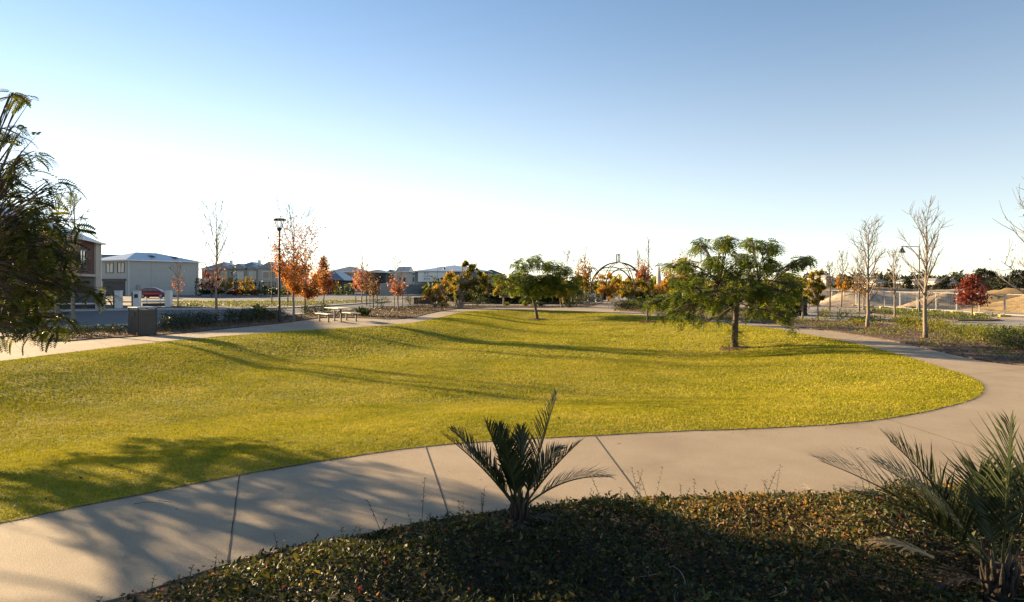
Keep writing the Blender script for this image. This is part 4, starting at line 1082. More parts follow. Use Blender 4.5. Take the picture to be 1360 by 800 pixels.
# ------------------------------------------------------------------ feather leaved trees
def px_clumps(base, pts, r, depth, dup=2, extra=0):
    """clump list from the crown's silhouette: (column, row, radius) in the photograph, spread in depth round the trunk"""
    Y = base[1]; k = Y / FPX; out = []
    P = np.array(pts, float); xs = (P[:, 0] - 680) * k - base[0]
    half = np.abs(xs).max()
    for (px, py, rp), dx in zip(pts, xs):
        lim = depth * math.sqrt(max(.06, 1 - (dx / half) ** 2)); rp *= 1 if dup < 3 else .78
        for q in range(dup):
            dy = r.uniform(-1, 1) * lim if dup > 1 else 0
            if dup == 2: dy = (abs(dy) * .8 + .15 * lim) * (1 if q else -1)
            s = (Y + dy) / Y
            z = EYE - (py + r.normal(0, 3) - HOR) * k * s - base[2]
            out.append((((px + r.normal(0, 4)) - 680) * k * s - base[0], dy, z, rp * k * r.uniform(.85, 1.15)))
    for q in range(extra):
        c = out[r.integers(len(out))]
        out.append((c[0] * r.uniform(.3, .8), c[1] * r.uniform(-.6, .8), c[2] * r.uniform(.85, 1.03), c[3]))
    return out
r4 = np.random.default_rng(42)
b = PL(975, 463)
main_pts = [(960, 324, 14), (928, 327, 12), (992, 324, 13), (1025, 327, 13), (1062, 347, 12), (1074, 344, 8), (908, 350, 12), (893, 352, 8), (950, 348, 16), (985, 348, 16), (1020, 352, 16), (1045, 368, 14), (930, 368, 15),
            (888, 396, 13), (912, 388, 15), (940, 392, 16), (975, 385, 16), (1010, 388, 16), (1042, 392, 14), (1058, 378, 10), (1025, 412, 14), (1042, 420, 9), (897, 414, 10), (908, 426, 7), (950, 412, 12), (872, 404, 8),
            (1048, 433, 6), (928, 430, 6), (900, 372, 11), (1000, 410, 11), (880, 418, 6), (960, 365, 12), (1003, 368, 12)]
feather_tree("feather_leaf_tree", "large spreading green tree with drooping feather leaves alone on the lawn", "tree", b, px_clumps(b, main_pts, r4, 2.5, 3, 6), 1.75, .12, 1, 175, .28, GREEN, 5, shoots=True, lw=.19, ll=.38, tint=(.56, .22), lean=(.12, 0), group="feather leaved trees round the lawn")
def ring(b, rx, name="mulch_ring"):
    a = np.linspace(0, 2 * np.pi, 25)[:-1]; P = np.c_[b[0] + rx * np.cos(a) * (1 + .12 * np.sin(3 * a)), b[1] + rx * np.sin(a) * (1 + .12 * np.cos(2 * a))]
    z = lawn_z(P); mb = MB().add(np.r_[np.c_[P, z + .012], [[b[0], b[1], b[2] + .075]]], [(i, (i + 1) % 24, 24) for i in range(24)])
    tag(mb.build(name, M['soil']), kind='structure')
    ch = MB(); r = np.random.default_rng(int(abs(b[0]) * 100)); n = 220
    q = r.uniform(0, 2 * np.pi, n); s = rx * 1.08 * np.sqrt(r.random(n)); pos = np.c_[b[0] + s * np.cos(q), b[1] + s * np.sin(q), b[2] + .05 + .03 * r.random(n) - .05 * s / rx]
    tv, tf = leaf_quad(); ch.inst(tv, tf, frames(rnd_dirs(n, r) * [1, 1, .4]), pos, r.uniform(.06, .13, n), np.clip(r.normal(.4, .25, n), 0, 1))
    tag(ch.build("mulch_chips", BROWN), "brown leaf litter and chips round a lawn tree", "litter", kind='stuff')
ring(b, .55)
b = PL(714, 424.5)
pts = [(690, 352, 10), (715, 347, 10), (735, 350, 10), (750, 360, 9), (764, 369, 7), (680, 364, 9), (664, 372, 8), (700, 366, 12), (725, 369, 12), (745, 377, 10), (690, 382, 10), (715, 385, 9), (740, 386, 8), (758, 382, 6), (672, 386, 6), (703, 394, 5)]
feather_tree("feather_leaf_tree", "dark green spreading tree in a mulch ring in the middle of the lawn's far end", "tree", b, px_clumps(b, pts, r4, 2.3, 2, 4), 1.45, .10, 2, 120, .36, GREEN, 5, lean=(-.35, 0), lw=.19, ll=.38, tint=(.5, .22), group="feather leaved trees round the lawn")
ring(b, .62)
b = PL(860, 427.5)
pts = [(866, 399, 8), (880, 402, 8), (893, 398, 7), (872, 412, 6), (888, 411, 7), (850, 402, 5), (900, 406, 6), (876, 392, 7)]
feather_tree("feather_leaf_tree", "small young feather leaf tree with low crown, left of the big lawn tree", "tree", b, px_clumps(b, pts, r4, 1.1, 2), .75, .055, 3, 110, .34, GREEN, 6, group="feather leaved trees round the lawn", tint=(.6, .2))
ring(b, .5)
b = PL(921, 432.5)
pts = [(912, 392, 9), (925, 385, 9), (935, 395, 9), (905, 402, 7), (920, 405, 8), (938, 408, 6)]
feather_tree("feather_leaf_tree", "young feather leaf tree directly behind the big lawn tree's left side", "tree", b, px_clumps(b, pts, r4, 1.1, 2), .8, .06, 4, 110, .34, GREEN, 6, group="feather leaved trees round the lawn", tint=(.5, .2))
b = np.array([-10.0, 11.0, float(lawn_z([(-10, 11)])[0])])
T1 = []
for (px, py, rp) in [(8, 172, 18), (30, 205, 16), (62, 243, 18), (22, 262, 26), (50, 285, 30), (15, 330, 34), (72, 315, 24), (55, 350, 30), (92, 360, 14), (28, 390, 30), (70, 392, 24), (38, 420, 20), (85, 424, 12), (52, 440, 9), (5, 120, 9), (20, 300, 26), (-10, 215, 22), (-30, 300, 34), (-25, 352, 30), (-40, 250, 26),
                     (58, 326, 24), (106, 384, 13), (122, 392, 7), (96, 335, 12), (40, 370, 24), (12, 410, 18), (10, 232, 20), (-15, 165, 16)]:
    for dy in (-1.1, .3, 1.6) if px < 60 else (-.3, .7):
        Y = 11 + dy + r4.normal(0, .2); q = AT(px, py, Y)
        T1.append((q[0] + 10, dy, q[2] - b[2], rp * Y / FPX))
for q in range(14):                              # unseen low boughs, added to widen the crown's shadow on the lawn
    T1.append((r4.uniform(-2.2, .7), r4.uniform(1.3, 3.2), r4.uniform(1.75, 2.7), r4.uniform(.3, .45)))
for q in range(46):                              # the rest of the crown, outside the picture
    d = rnd_dirs(1, r4)[0]; s = r4.uniform(.35, 1)
    T1.append((-1.5 + d[0] * 3.0 * s, d[1] * 3.0 * s, max(1.9, 3.2 + d[2] * 2.0 * s), r4.uniform(.3, .45)))
feather_tree("feather_leaf_tree", "big shady feather leaf tree cut off by the picture's left edge", "tree", b, T1, 1.6, .14, 5, 62, .28, BACKLITGREEN, 9, group="feather leaved trees round the lawn", tint=(.42, .2), lw=.11)

# small rounded leafy trees
def round_tree(label, px, py, crown, mat, seed, size=.14, n=420, trunk=.05, bark='greyBark', group=None, tint=(.5, .22), name="leafy_tree", stems=1, cat="tree"):
    """crown: (column, row, radius) clumps"""
    r = np.random.default_rng(seed); g = PW(px, py); Y = g[1]; k = Y / FPX
    t = thing(name, label, cat, (g[0], g[1], 0), group=group)
    tr, lf = MB(), MB(); cen, rad = [], []
    for (cx, cy, cr) in crown:
        dx = (cx - 680) * k - g[0]; z = EYE - (cy - HOR) * k
        for q in range(6):
            o = rnd_dirs(1, r)[0] * cr * k * r.uniform(.3, 1.05)
            cen.append((dx + o[0], o[1] * 1.3, z + o[2] * .9)); rad.append(cr * k * r.uniform(.3, .62))
    zt = max(.25, min(c[2] for c in cen) * .8)
    for s in range(stems):
        ox = (s - (stems - 1) / 2) * .12
        tr.tube(bez(np.array([ox * .6, 0, -.15]), np.array([ox, 0, zt * .5]), np.array([ox * 2.2, r.normal(0, .05), zt]), 6), np.linspace(trunk * 1.2, trunk * .75, 6), 7)
    tr.build("trunk", M[bark], t, smooth=True)
    lm = MB()
    for c in cen:
        ox = (r.integers(stems) - (stems - 1) / 2) * .264
        lm.tube(bez(np.array([ox, 0, zt - .03]), np.array([ox + (c[0] - ox) * .3, c[1] * .3, zt + (c[2] - zt) * .7]), np.array(c), 6), np.linspace(trunk * .55, .008, 6), 5)
    lm.build("limbs", M[bark], t, smooth=True)
    leafy_cloud(lf, cen, rad, [max(20, n * 2 // 5)] * len(cen), size * .85, r, leaf_quad(1, .55), tint, .85, .15, .3)
    lf.build("crown", mat, t)
    return t
round_tree("yellow green multi stemmed tree in front of the blue grey shed, leaning left", 578, 409, [(568, 389, 8), (580, 383, 9), (592, 376, 9), (599, 366, 7), (586, 394, 8), (574, 396, 5), (602, 384, 9)], YELLOW, 21, .2, 200, .08, stems=3, tint=(.5, .25))
round_tree("tall olive green multi stemmed tree right of the yellow one", 611, 410.5, [(607, 372, 9), (619, 362, 9), (629, 355, 7), (614, 384, 10), (628, 374, 9), (640, 366, 7), (636, 384, 9), (605, 392, 6), (622, 394, 8), (643, 375, 6), (618, 351, 4)], OLIVE, 22, .2, 230, .09, stems=4, tint=(.45, .25))
round_tree("small brownish red tree between the olive tree and the lawn tree", 648, 401, [(648, 368, 7), (645, 377, 7), (652, 378, 7), (647, 388, 6), (653, 369, 5)], BROWN, 23, .2, 150, .07, tint=(.4, .25))
round_tree("yellow green tree with pale trunk behind the left of the middle lawn tree", 669, 405.8, [(664, 377, 8), (678, 371, 9), (688, 378, 8), (671, 387, 8), (685, 388, 7), (660, 388, 6), (699, 384, 7)], OLIVE, 24, .2, 230, .09, tint=(.72, .2))
round_tree("small yellowish tree with two thin trunks right of the middle lawn tree", 746, 408.6, [(740, 388, 6), (752, 386, 7), (747, 395, 6), (758, 392, 5)], OLIVE, 25, .2, 150, .05, tint=(.75, .2), stems=2)
round_tree("dark leafy tree with thin trunk just left of the dome", 759, 404.5, [(752, 378, 8), (764, 374, 8), (775, 381, 7), (760, 388, 8), (771, 390, 6)], OLIVE, 26, .22, 170, .06, tint=(.35, .2))
round_tree("bright amber tree inside the dome's left portal", 808, 400.5, [(799, 370, 7), (810, 366, 7), (819, 374, 7), (803, 380, 8), (815, 383, 8), (809, 391, 6), (797, 385, 6)], AMBER, 27, .24, 150, .08, bark='bark', tint=(.65, .25))
round_tree("yellow green tree at the dome's right foot", 836, 406, [(832, 377, 8), (845, 375, 8), (854, 381, 8), (838, 388, 8), (850, 391, 7), (828, 388, 6), (861, 389, 6)], OLIVE, 28, .22, 200, .07, tint=(.68, .25), stems=2)
round_tree("small round leafy tree with yellowing leaves right of the maroon post", 1086.5, 426, [(1079, 366, 6), (1086, 373, 7), (1074, 378, 6), (1084, 385, 7), (1074, 390, 6), (1088, 394, 5), (1081, 400, 4), (1091, 382, 5), (1088, 362, 4)], OLIVE, 29, .16, 150, .045, tint=(.72, .2), bark='paleBark')
round_tree("dark leafy tree with leaning trunk behind the right of the big lawn tree", 1066, 422, [(1056, 380, 8), (1066, 385, 8), (1052, 392, 8), (1064, 398, 8), (1046, 402, 7), (1058, 408, 6)], OLIVE, 30, .18, 200, .06, tint=(.3, .2), bark='paleBark')
round_tree("leafy tree with pale trunk behind the middle of the big lawn tree", 1005, 423, [(1000, 388, 8), (1012, 384, 8), (1008, 396, 8), (997, 400, 7), (1020, 398, 8)], OLIVE, 31, .18, 200, .06, tint=(.35, .2), bark='paleBark')
# more trees filling the middle distance round the dome
round_tree("dark green round tree behind the middle lawn tree's right half", 735, 402.5, [(725, 378, 9), (740, 373, 9), (752, 380, 9), (732, 388, 9), (747, 390, 8)], OLIVE, 61, .24, 200, .08, tint=(.35, .22))
round_tree("green tree behind the pale trunked yellow tree and the red brown one", 655, 400.5, [(646, 385, 8), (660, 381, 9), (672, 386, 8), (655, 392, 8)], OLIVE, 62, .24, 180, .08, tint=(.4, .22))
round_tree("low olive tree left of the dome behind the dark mounded shrubs", 784, 399.5, [(778, 384, 7), (789, 380, 7), (784, 390, 7)], OLIVE, 63, .24, 160, .07, tint=(.5, .25))
round_tree("golden tree behind the grey spindle sculpture", 880, 398, [(868, 384, 8), (882, 380, 8), (893, 386, 8), (876, 391, 7)], AMBER, 64, .26, 180, .08, tint=(.6, .25), bark='bark')
round_tree("dark green tree behind the red tree at the dome's right", 862, 400.5, [(853, 386, 8), (866, 382, 7), (872, 390, 7), (858, 392, 7)], OLIVE, 65, .24, 170, .08, tint=(.35, .25))
round_tree("deep green tree behind the big lawn tree's dense left side", 935, 410, [(925, 388, 9), (940, 384, 9), (950, 392, 9), (932, 396, 8)], OLIVE, 66, .22, 180, .08, tint=(.35, .25))
round_tree("deep green tree behind the big lawn tree's dense right side", 1035, 414, [(1026, 388, 9), (1040, 386, 9), (1048, 396, 8), (1030, 400, 8)], OLIVE, 67, .22, 180, .08, tint=(.3, .25))
round_tree("small orange tree at the far end of the path under the dome", 822, 397.5, [(818, 382, 5), (826, 380, 5), (822, 387, 5)], AMBER, 68, .26, 140, .06, tint=(.45, .25), bark='bark')
round_tree("orange tree between the spindle sculpture and the big lawn tree", 897, 400, [(890, 372, 8), (903, 366, 8), (912, 374, 8), (897, 383, 8), (908, 386, 7)], AMBER, 69, .24, 170, .08, tint=(.45, .25), bark='bark')
round_tree("deep green tree behind the round dark shrub at the far path", 632, 401.5, [(625, 384, 8), (637, 380, 8), (630, 391, 7)], OLIVE, 70, .24, 170, .08, tint=(.3, .22))
round_tree("rusty small tree left of the dark leafy tree by the dome", 744, 400, [(737, 374, 7), (748, 369, 7), (744, 381, 7)], BROWN, 71, .22, 150, .07, tint=(.55, .25))
round_tree("greenish gold tree under the dome's right side", 845, 399, [(838, 372, 7), (849, 367, 7), (856, 375, 7), (845, 382, 7)], YELLOW, 72, .22, 150, .07, tint=(.5, .25))
# far garden trees by the townhouses
round_tree("dark red leaved tree in front of the townhouses, behind the bare street tree", 281, 394.5, [(273, 366, 6), (285, 361, 6), (277, 376, 7), (289, 372, 6), (270, 380, 6), (284, 383, 6)], DARKRED, 32, .3, 110, .1, tint=(.6, .3), bark='bark')
round_tree("round yellow shrub tree left of the dark column shrub", 300, 392.5, [(296, 375, 6), (304, 373, 5), (300, 382, 7), (293, 383, 5), (306, 381, 5)], YELLOW, 33, .3, 90, .08, tint=(.6, .2))
round_tree("round green and gold tree before the charcoal townhouse", 327, 392.5, [(320, 376, 5), (329, 372, 6), (334, 379, 6), (324, 384, 7), (332, 387, 5)], YELLOW, 34, .3, 110, .08, tint=(.3, .25))
def far_shrub(label, px, py, w, top, mat, seed, name="conifer_shrub", cone=True, n=420, tint=(.45, .2), size=.26, group=None, cat="shrub"):
    r = np.random.default_rng(seed); g = PW(px, py); k = g[1] / FPX
    t = thing(name, label, cat, (g[0], g[1], 0), group=group)
    H = (py - top) * k; W = w * k / 2
    z = H * (1 - np.sqrt(1 - r.random(n) * .97)) if cone else H * r.random(n)
    prof = (1 - z / H) ** .8 if cone else np.sqrt(np.clip(1 - ((z / H - .45) / .58) ** 2, .05, 1))
    a = r.uniform(0, 2 * np.pi, n); rr = W * prof * (.55 + .5 * r.random(n))
    pos = np.c_[rr * np.cos(a), rr * np.sin(a), z + .05]
    ld = np.c_[np.cos(a), np.sin(a), r.uniform(-.2, 1.0, n)] + rnd_dirs(n, r) * .5
    tv, tf = leaf_quad(1, .5); m = MB(); m.inst(tv, tf, frames(ld, ups=rnd_dirs(n, r)), pos, size * r.uniform(.6, 1.3, n), np.clip(r.normal(tint[0], tint[1], n), 0, 1))
    m.build("crown", mat, t)
    MB().tube([(0, 0, -.1), (0, 0, H * .8)], [.05 + W * .04, .015], 6).build("trunk", M['bark'], t)
    return t
far_shrub("cone shaped dark green conifer before the townhouses", 347, 393, 11, 370, HEDGE, 41, tint=(.65, .2))
far_shrub("narrow dark column shrub between two townhouses", 311, 392.5, 6, 354, HEDGE, 42, cone=False, tint=(.3, .2), n=320)
far_shrub("dark green bush beside the white house's far corner", 264, 393, 9, 370, HEDGE, 43, name="garden_bush", cone=False, tint=(.6, .25))
for i, (px, w, top, lb, mt) in enumerate([(365, 14, 380, "low dark hedge bush before the arched townhouse", HEDGE), (381, 14, 379, "rounded green bush right of the arched townhouse", SHRUB), (402, 14, 378, "rounded bush behind the dense orange tree's right trunk", SHRUB), (449, 9, 379, "small green bush left of the low house's windows", SHRUB),
                                          (463, 12, 377, "green bush between the low house and the pinkish tree", SHRUB), (316, 12, 385, "low reddish bush at the charcoal townhouse's fence", DARKRED), (338, 10, 386, "tiny reddish bush left of the conifer", DARKRED), (358, 8, 384, "tiny dark bush right of the conifer", HEDGE)]):
    far_shrub(lb, px, 392.6, w, top, mt, 50 + i, name="garden_bush", cone=False, n=200, size=.28)

# ------------------------------------------------------------------ street trees
G_bare = "bare street trees"
def B_(px, py): g = PW(px, py); return (g[0], g[1], 0)
def Hp(py, top): return (py - top) * PW(680, py)[1] / FPX
br = branch_tree
br("street_tree", "tall bare pale barked tree before the hanging street lamp at the right", "tree", B_(1229, 449.5), Hp(449.5, 296), 1.4, 101, 26, .24, .085, (40, 66), 55, BROWN, .05, (.15, .2), bark='paleBark', group=G_bare, twigs=9, rmin=.0065)
br("street_tree", "tall bare pale tree right of the lime shrub, with a few dry leaves", "tree", B_(1152, 435.5), Hp(435.5, 313), 1.45, 102, 26, .26, .085, (42, 66), 150, BROWN, .07, (.45, .3), bark='paleBark', group=G_bare, twigs=10, rmin=.0075)
br("street_tree", "thin bare tree midway between the two tall bare right hand trees", "tree", B_(1188.5, 423), Hp(423, 338), .8, 103, 22, .3, .06, (45, 66), 90, BROWN, .08, (.5, .3), bark='paleBark', group=G_bare, twigs=9, rmin=.008)
br("street_tree", "bare tree with a brown twiggy crown left of the tall pale tree", "tree", B_(1141, 415.5), Hp(415.5, 350), 1.0, 104, 20, .35, .07, (40, 65), 420, BROWN, .12, (.6, .25), (.3, .75), bark='greyBark', group=G_bare, twigs=8, rmin=.009)
br("street_tree", "bare tree with amber lower leaves and a thin bare top", "tree", B_(1117, 408.5), Hp(408.5, 340), 1.1, 105, 24, .3, .07, (38, 68), 700, AMBER, .15, (.55, .25), (.25, .6), bark='greyBark', group=G_bare, twigs=7, rmin=.01)
br("street_tree", "thin bare tree with dark staked trunk left of the amber leaved one", "tree", B_(1102, 413), Hp(413, 352), .8, 106, 20, .4, .06, (45, 68), 60, BROWN, .12, (.5, .3), bark='bark', group=G_bare, twigs=7, rmin=.009)
br("street_tree", "thin orange brown leaved tree just behind the tall pale tree", "tree", B_(1147, 412), Hp(412, 366), .9, 107, 18, .4, .06, (40, 65), 420, AMBER, .14, (.4, .25), (.3, .9), bark='paleBark', group=G_bare, twigs=6, rmin=.009)
br("street_tree", "young tree with thin pale trunk behind the round yellowing tree", "tree", B_(1074, 411), Hp(411, 372), .7, 108, 16, .4, .05, (40, 65), 160, BROWN, .12, (.5, .3), bark='paleBark', group=G_bare, twigs=6, rmin=.009)
br("street_tree", "bare tree cut by the right picture edge, its branch tips with small seed balls", "tree", (15.2, 19.0, 0), 4.5, 2.25, 109, 26, .30, .09, (14, 55), 190, BROWN, .055, (.05, .1), bark='greyBark', group=G_bare, twigs=8, rmin=.006, profile=lambda u: 1 - .55 * u)
br("street_tree", "tall nearly bare tree with a few leaves between white house and park lamp", "tree", B_(287, 429), Hp(429, 284), 1.75, 110, 26, .22, .075, (34, 64), 130, PINK, .10, (.35, .3), (.3, 1.0), bark='greyBark', group=G_bare, twigs=7, rmin=.007)
br("street_tree", "bare pinkish twigged tree in front of the long white wall", "tree", B_(236.5, 407), Hp(407, 354), 1.0, 111, 20, .35, .07, (38, 62), 170, PINK, .12, (.5, .3), (.3, .8), bark='greyBark', group=G_bare, twigs=7, rmin=.009)
br("street_tree", "bare tree rising behind the big leafy tree at the left edge", "tree", B_(98, 437), Hp(437, 258), 1.2, 112, 22, .3, .08, (40, 66), 30, BROWN, .08, (.4, .3), bark='greyBark', group=G_bare, twigs=7, rmin=.008)
br("street_tree", "bare forked tree seen above the pergola's left, behind the leafy trees", "tree", B_(752, 400), Hp(400, 338), 1.5, 113, 16, .25, .08, (50, 70), 30, BROWN, .14, (.5, .3), bark='paleBark', group=G_bare, twigs=6, rmin=.012)
br("street_tree", "tall thin bare tree poking above the red tree right of the dome", "tree", B_(861, 401), Hp(401, 318), .8, 114, 18, .45, .07, (58, 75), 20, BROWN, .12, (.5, .3), bark='greyBark', group=G_bare, twigs=5, rmin=.012)
br("street_tree", "shorter thin bare tree poking up at the dome's right shoulder", "tree", B_(848, 400), Hp(400, 330), .6, 115, 14, .5, .06, (58, 75), 20, BROWN, .12, (.5, .3), bark='greyBark', group=G_bare, twigs=5, rmin=.012)
br("street_tree", "bare tree standing hidden deep behind the big leafy tree, its shadow crossing the lawn", "tree", B_(76, 441.5), 5.6, 1.5, 116, 24, .3, .085, (40, 66), 260, BROWN, .09, (.4, .3), bark='greyBark', group=G_bare, twigs=8, rmin=.011)
# autumn trees
G_aut = "autumn trees along the road"
cone = lambda u: (1 - u) ** .75 * .9 + .12
egg = lambda u: math.sin(math.pi * (0.16 + .78 * (1 - u) ** .85)) ** .8
br("autumn_tree", "tall orange tree with a thin sparse top, right behind the black park lamp", "tree", B_(390, 427.5), Hp(427.5, 293), 2.1, 201, 32, .26, .075, (28, 60), 3600, ORANGE, .115, (.5, .25), (.2, 1.05), bark='greyBark', group=G_aut, twigs=8, profile=egg, clump=.26)
br("autumn_tree", "dense orange tree behind the picnic table's left end", "tree", B_(405, 417), Hp(417, 336), 1.8, 202, 26, .26, .07, (25, 56), 2600, ORANGE, .135, (.5, .25), (.2, .85), bark='paleBark', group=G_aut, twigs=7, profile=egg, clump=.28)
br("autumn_tree", "orange tree with pale trunk partly hidden left behind the park lamp", "tree", B_(382, 406.5), Hp(406.5, 332), 1.9, 203, 24, .28, .07, (28, 60), 1500, ORANGE, .15, (.45, .25), (.2, .9), bark='paleBark', group=G_aut, twigs=7, profile=egg)
br("autumn_tree", "narrow cone shaped orange red tree standing free of the others", "tree", B_(429.5, 405), Hp(405, 341), 1.15, 204, 34, .22, .06, (25, 50), 2900, ORANGE, .155, (.4, .28), (.0, 1.2), bark='greyBark', group=G_aut, twigs=7, profile=cone, clump=.28)
br("autumn_tree", "pinkish tree with sparse pale top above the picnic table", "tree", B_(480, 403.5), Hp(403.5, 335), 1.5, 205, 28, .24, .06, (35, 64), 800, PINK, .19, (.55, .28), (.15, .75), bark='paleBark', group=G_aut, twigs=7, profile=egg)
br("autumn_tree", "thin pinkish tree with pale trunk left of the sparse topped one", "tree", B_(472, 402.5), Hp(402.5, 352), .8, 206, 20, .35, .05, (38, 64), 260, PINK, .18, (.5, .28), (.2, .85), bark='paleBark', group=G_aut, twigs=6, profile=egg)
br("autumn_tree", "dark trunked twiggy tree just right of the pinkish tree", "tree", B_(487, 405.5), Hp(405.5, 350), .9, 207, 22, .35, .05, (38, 64), 180, BROWN, .16, (.4, .28), (.2, .9), bark='bark', group=G_aut, twigs=7, profile=egg)
br("autumn_tree", "brownish young tree tied to a dark stake right of the strap plant", "tree", B_(496, 411), Hp(411, 362), .75, 208, 20, .35, .045, (35, 62), 330, BROWN, .15, (.55, .28), (.2, 1.0), bark='bark', group=G_aut, twigs=6, profile=egg, stake=True)
br("autumn_tree", "small pink leaved tree before the beige fence", "tree", B_(529, 414.5), Hp(414.5, 346), 1.1, 209, 26, .32, .05, (35, 64), 560, PINK, .14, (.55, .28), (.25, .68), bark='greyBark', group=G_aut, twigs=7, profile=egg, stake=True)
br("autumn_tree", "red and orange tree at the dome's right, below the thin bare trees", "tree", B_(853, 402.5), Hp(402.5, 344), 1.5, 210, 26, .35, .08, (35, 62), 1000, PINK, .24, (.45, .3), (.3, .95), bark='greyBark', group=G_aut, twigs=7, profile=egg, clump=.35)
br("autumn_tree", "orange brown upright tree at the dome's left foot", "tree", B_(778, 401), Hp(401, 331), 1.1, 211, 30, .22, .08, (42, 68), 850, AMBER, .22, (.35, .28), (.1, .85), bark='greyBark', group=G_aut, twigs=6, profile=egg, clump=.3)
br("autumn_tree", "amber tree with bare tips between the middle lawn tree and the dome", "tree", B_(768, 402), Hp(402, 343), 1.1, 212, 26, .25, .07, (40, 66), 600, AMBER, .22, (.5, .28), (.1, .8), bark='greyBark', group=G_aut, twigs=6, profile=egg)
br("autumn_tree", "orange tree with peach top behind the big lawn tree's left shoulder", "tree", B_(912, 404), Hp(404, 338), 1.7, 213, 28, .25, .09, (30, 60), 1500, AMBER, .24, (.55, .28), (.15, 1.0), bark='greyBark', group=G_aut, twigs=7, profile=egg, clump=.4)
br("autumn_tree", "pale orange tree right of the grey spindle sculpture", "tree", B_(890, 401), Hp(401, 350), 1.4, 214, 24, .25, .08, (30, 60), 900, AMBER, .24, (.5, .3), (.15, 1.0), bark='greyBark', group=G_aut, twigs=6, profile=egg, clump=.35)
br("autumn_tree", "dark red tree in front of the site fence and sand heaps", "tree", B_(1291, 419.5), Hp(419.5, 368), 1.2, 215, 34, .22, .06, (14, 52), 2100, DARKRED, .155, (.55, .26), (.0, 1.15), bark='paleBark', group=G_aut, twigs=8, profile=cone, clump=.26)

# ------------------------------------------------------------------ far trees along the horizon
def far_pine(label, px, Y, top, crowns, seed, name="pine_tree", n=260, size=.36, mat=None, tint=(.4, .22)):
    """a dark far tree; crowns: (column, row, half width, half height)"""
    r = np.random.default_rng(seed); k = Y / FPX; x0 = (px - 680) * k
    t = thing(name, label, "tree", (x0, Y, -.04), group="dark trees along the horizon")
    lf, tr = MB(), MB()
    for (cx, cy, hw, hh) in crowns:
        c = ((cx - 680) * k - x0, r.normal(0, .6), EYE - (cy - HOR) * k)
        tr.tube(bez(np.array([0, 0, -.2]), np.array([0, 0, c[2] * .7]), np.array(c), 7), np.linspace(.28, .07, 7), 6)
        leafy_cloud(lf, [c], [(hw * k, hw * k * .8, hh * k)], [n], size, r, leaf_quad(1, .6), tint, 1, .3, 0)
    tr.build("trunk", M['bark'], t, smooth=True); lf.build("crown", mat or PINE, t)
for i, (px, Y, cr, lb, nm) in enumerate([
    (1303, 112, [(1303, 361, 10, 4), (1298, 367, 7, 4), (1309, 364, 6, 3), (1301, 372, 9, 4)], "umbrella shaped pine above the dark red tree", "pine_tree"),
    (1318, 118, [(1318, 380, 8, 6), (1322, 374, 7, 5)], "dark rounded pine right of the dark red tree", "pine_tree"),
    (1335, 114, [(1332, 372, 9, 7), (1340, 380, 10, 8), (1328, 383, 9, 6)], "large dark bushy pine behind the rightmost fence panels", "pine_tree"),
    (1352, 110, [(1350, 364, 10, 5), (1360, 370, 12, 7), (1352, 381, 12, 8), (1366, 362, 9, 4)], "tall dark flat topped pine at the right picture edge", "pine_tree"),
    (1384, 112, [(1380, 366, 12, 7), (1390, 378, 12, 9)], "dark pine beyond the right picture edge", "pine_tree"),
    (1262, 120, [(1261, 373, 6, 3), (1257, 379, 7, 5), (1264, 384, 8, 5)], "flat topped pine left of the dark red tree", "pine_tree"),
    (1274, 122, [(1273, 373, 4, 2), (1271, 381, 7, 5), (1278, 385, 6, 4)], "small pine with tiny flat top beside the dark red tree", "pine_tree"),
    (1246, 125, [(1244, 382, 8, 5), (1249, 387, 7, 4)], "low dark tree right of the tallest bare tree", "dark_tree"),
    (1209, 122, [(1209, 373, 7, 4), (1204, 379, 8, 6), (1213, 384, 8, 6)], "dark round topped pine behind the hanging street lamp", "pine_tree"),
    (1226, 130, [(1226, 381, 8, 5), (1230, 386, 8, 4)], "dark low tree behind the tallest bare tree's trunk", "dark_tree"),
    (1179, 128, [(1180, 378, 7, 4), (1176, 383, 7, 4)], "dark rounded tree left of the thin bare tree", "dark_tree"),
    (1163, 135, [(1163, 383, 8, 4)], "low dark tree right of the tall pale tree with dry leaves", "dark_tree"),
    (1130, 135, [(1128, 380, 7, 4), (1136, 382, 6, 4)], "dark tree over the rounded sand bank", "dark_tree"),
    (1092, 105, [(1090, 380, 6, 6), (1094, 388, 6, 7), (1091, 396, 6, 6)], "dark blue green tree right of the round yellowing tree", "dark_tree"),
    (1108, 138, [(1106, 382, 6, 3), (1113, 384, 6, 3)], "dark low tree behind the amber leaved bare tree", "dark_tree"),
]):
    far_pine(lb, px, Y, 0, cr, 300 + i, nm, 330 if nm == "dark_tree" else 420)
def far_wood(name, label, x0, x1, Y, hmin, hmax, n, seed, mat, size=1.1):
    r = np.random.default_rng(seed); m = MB(); tv, tf = leaf_quad(1, .7)
    px = r.uniform(x0, x1, n); Yk = Y + r.uniform(-12, 30, n)
    top = hmin + (hmax - hmin) * (0.5 + .5 * np.sin(px * .21 + seed) * np.sin(px * .073 + 2 * seed)) + r.normal(0, .3, n)
    pos = np.c_[(px - 680) / FPX * Yk, Yk, np.maximum(.2, top * r.random(n) ** .6)]
    m.inst(tv, tf, frames(rnd_dirs(n, r)), pos, size * r.uniform(.6, 1.5, n), np.clip(r.normal(.45, .25, n), 0, 1))
    return tag(m.build(name, mat), label, "woodland", kind='stuff')
far_wood("far_woodland", "dark green far woodland along the right horizon", 1040, 1500, 190, 2.6, 5.0, 9000, 61, PINE)
far_wood("far_scrub", "brown green far scrub behind the dome and lawn trees", 560, 1080, 130, .8, 3.4, 8200, 62, OLIVE, .9)
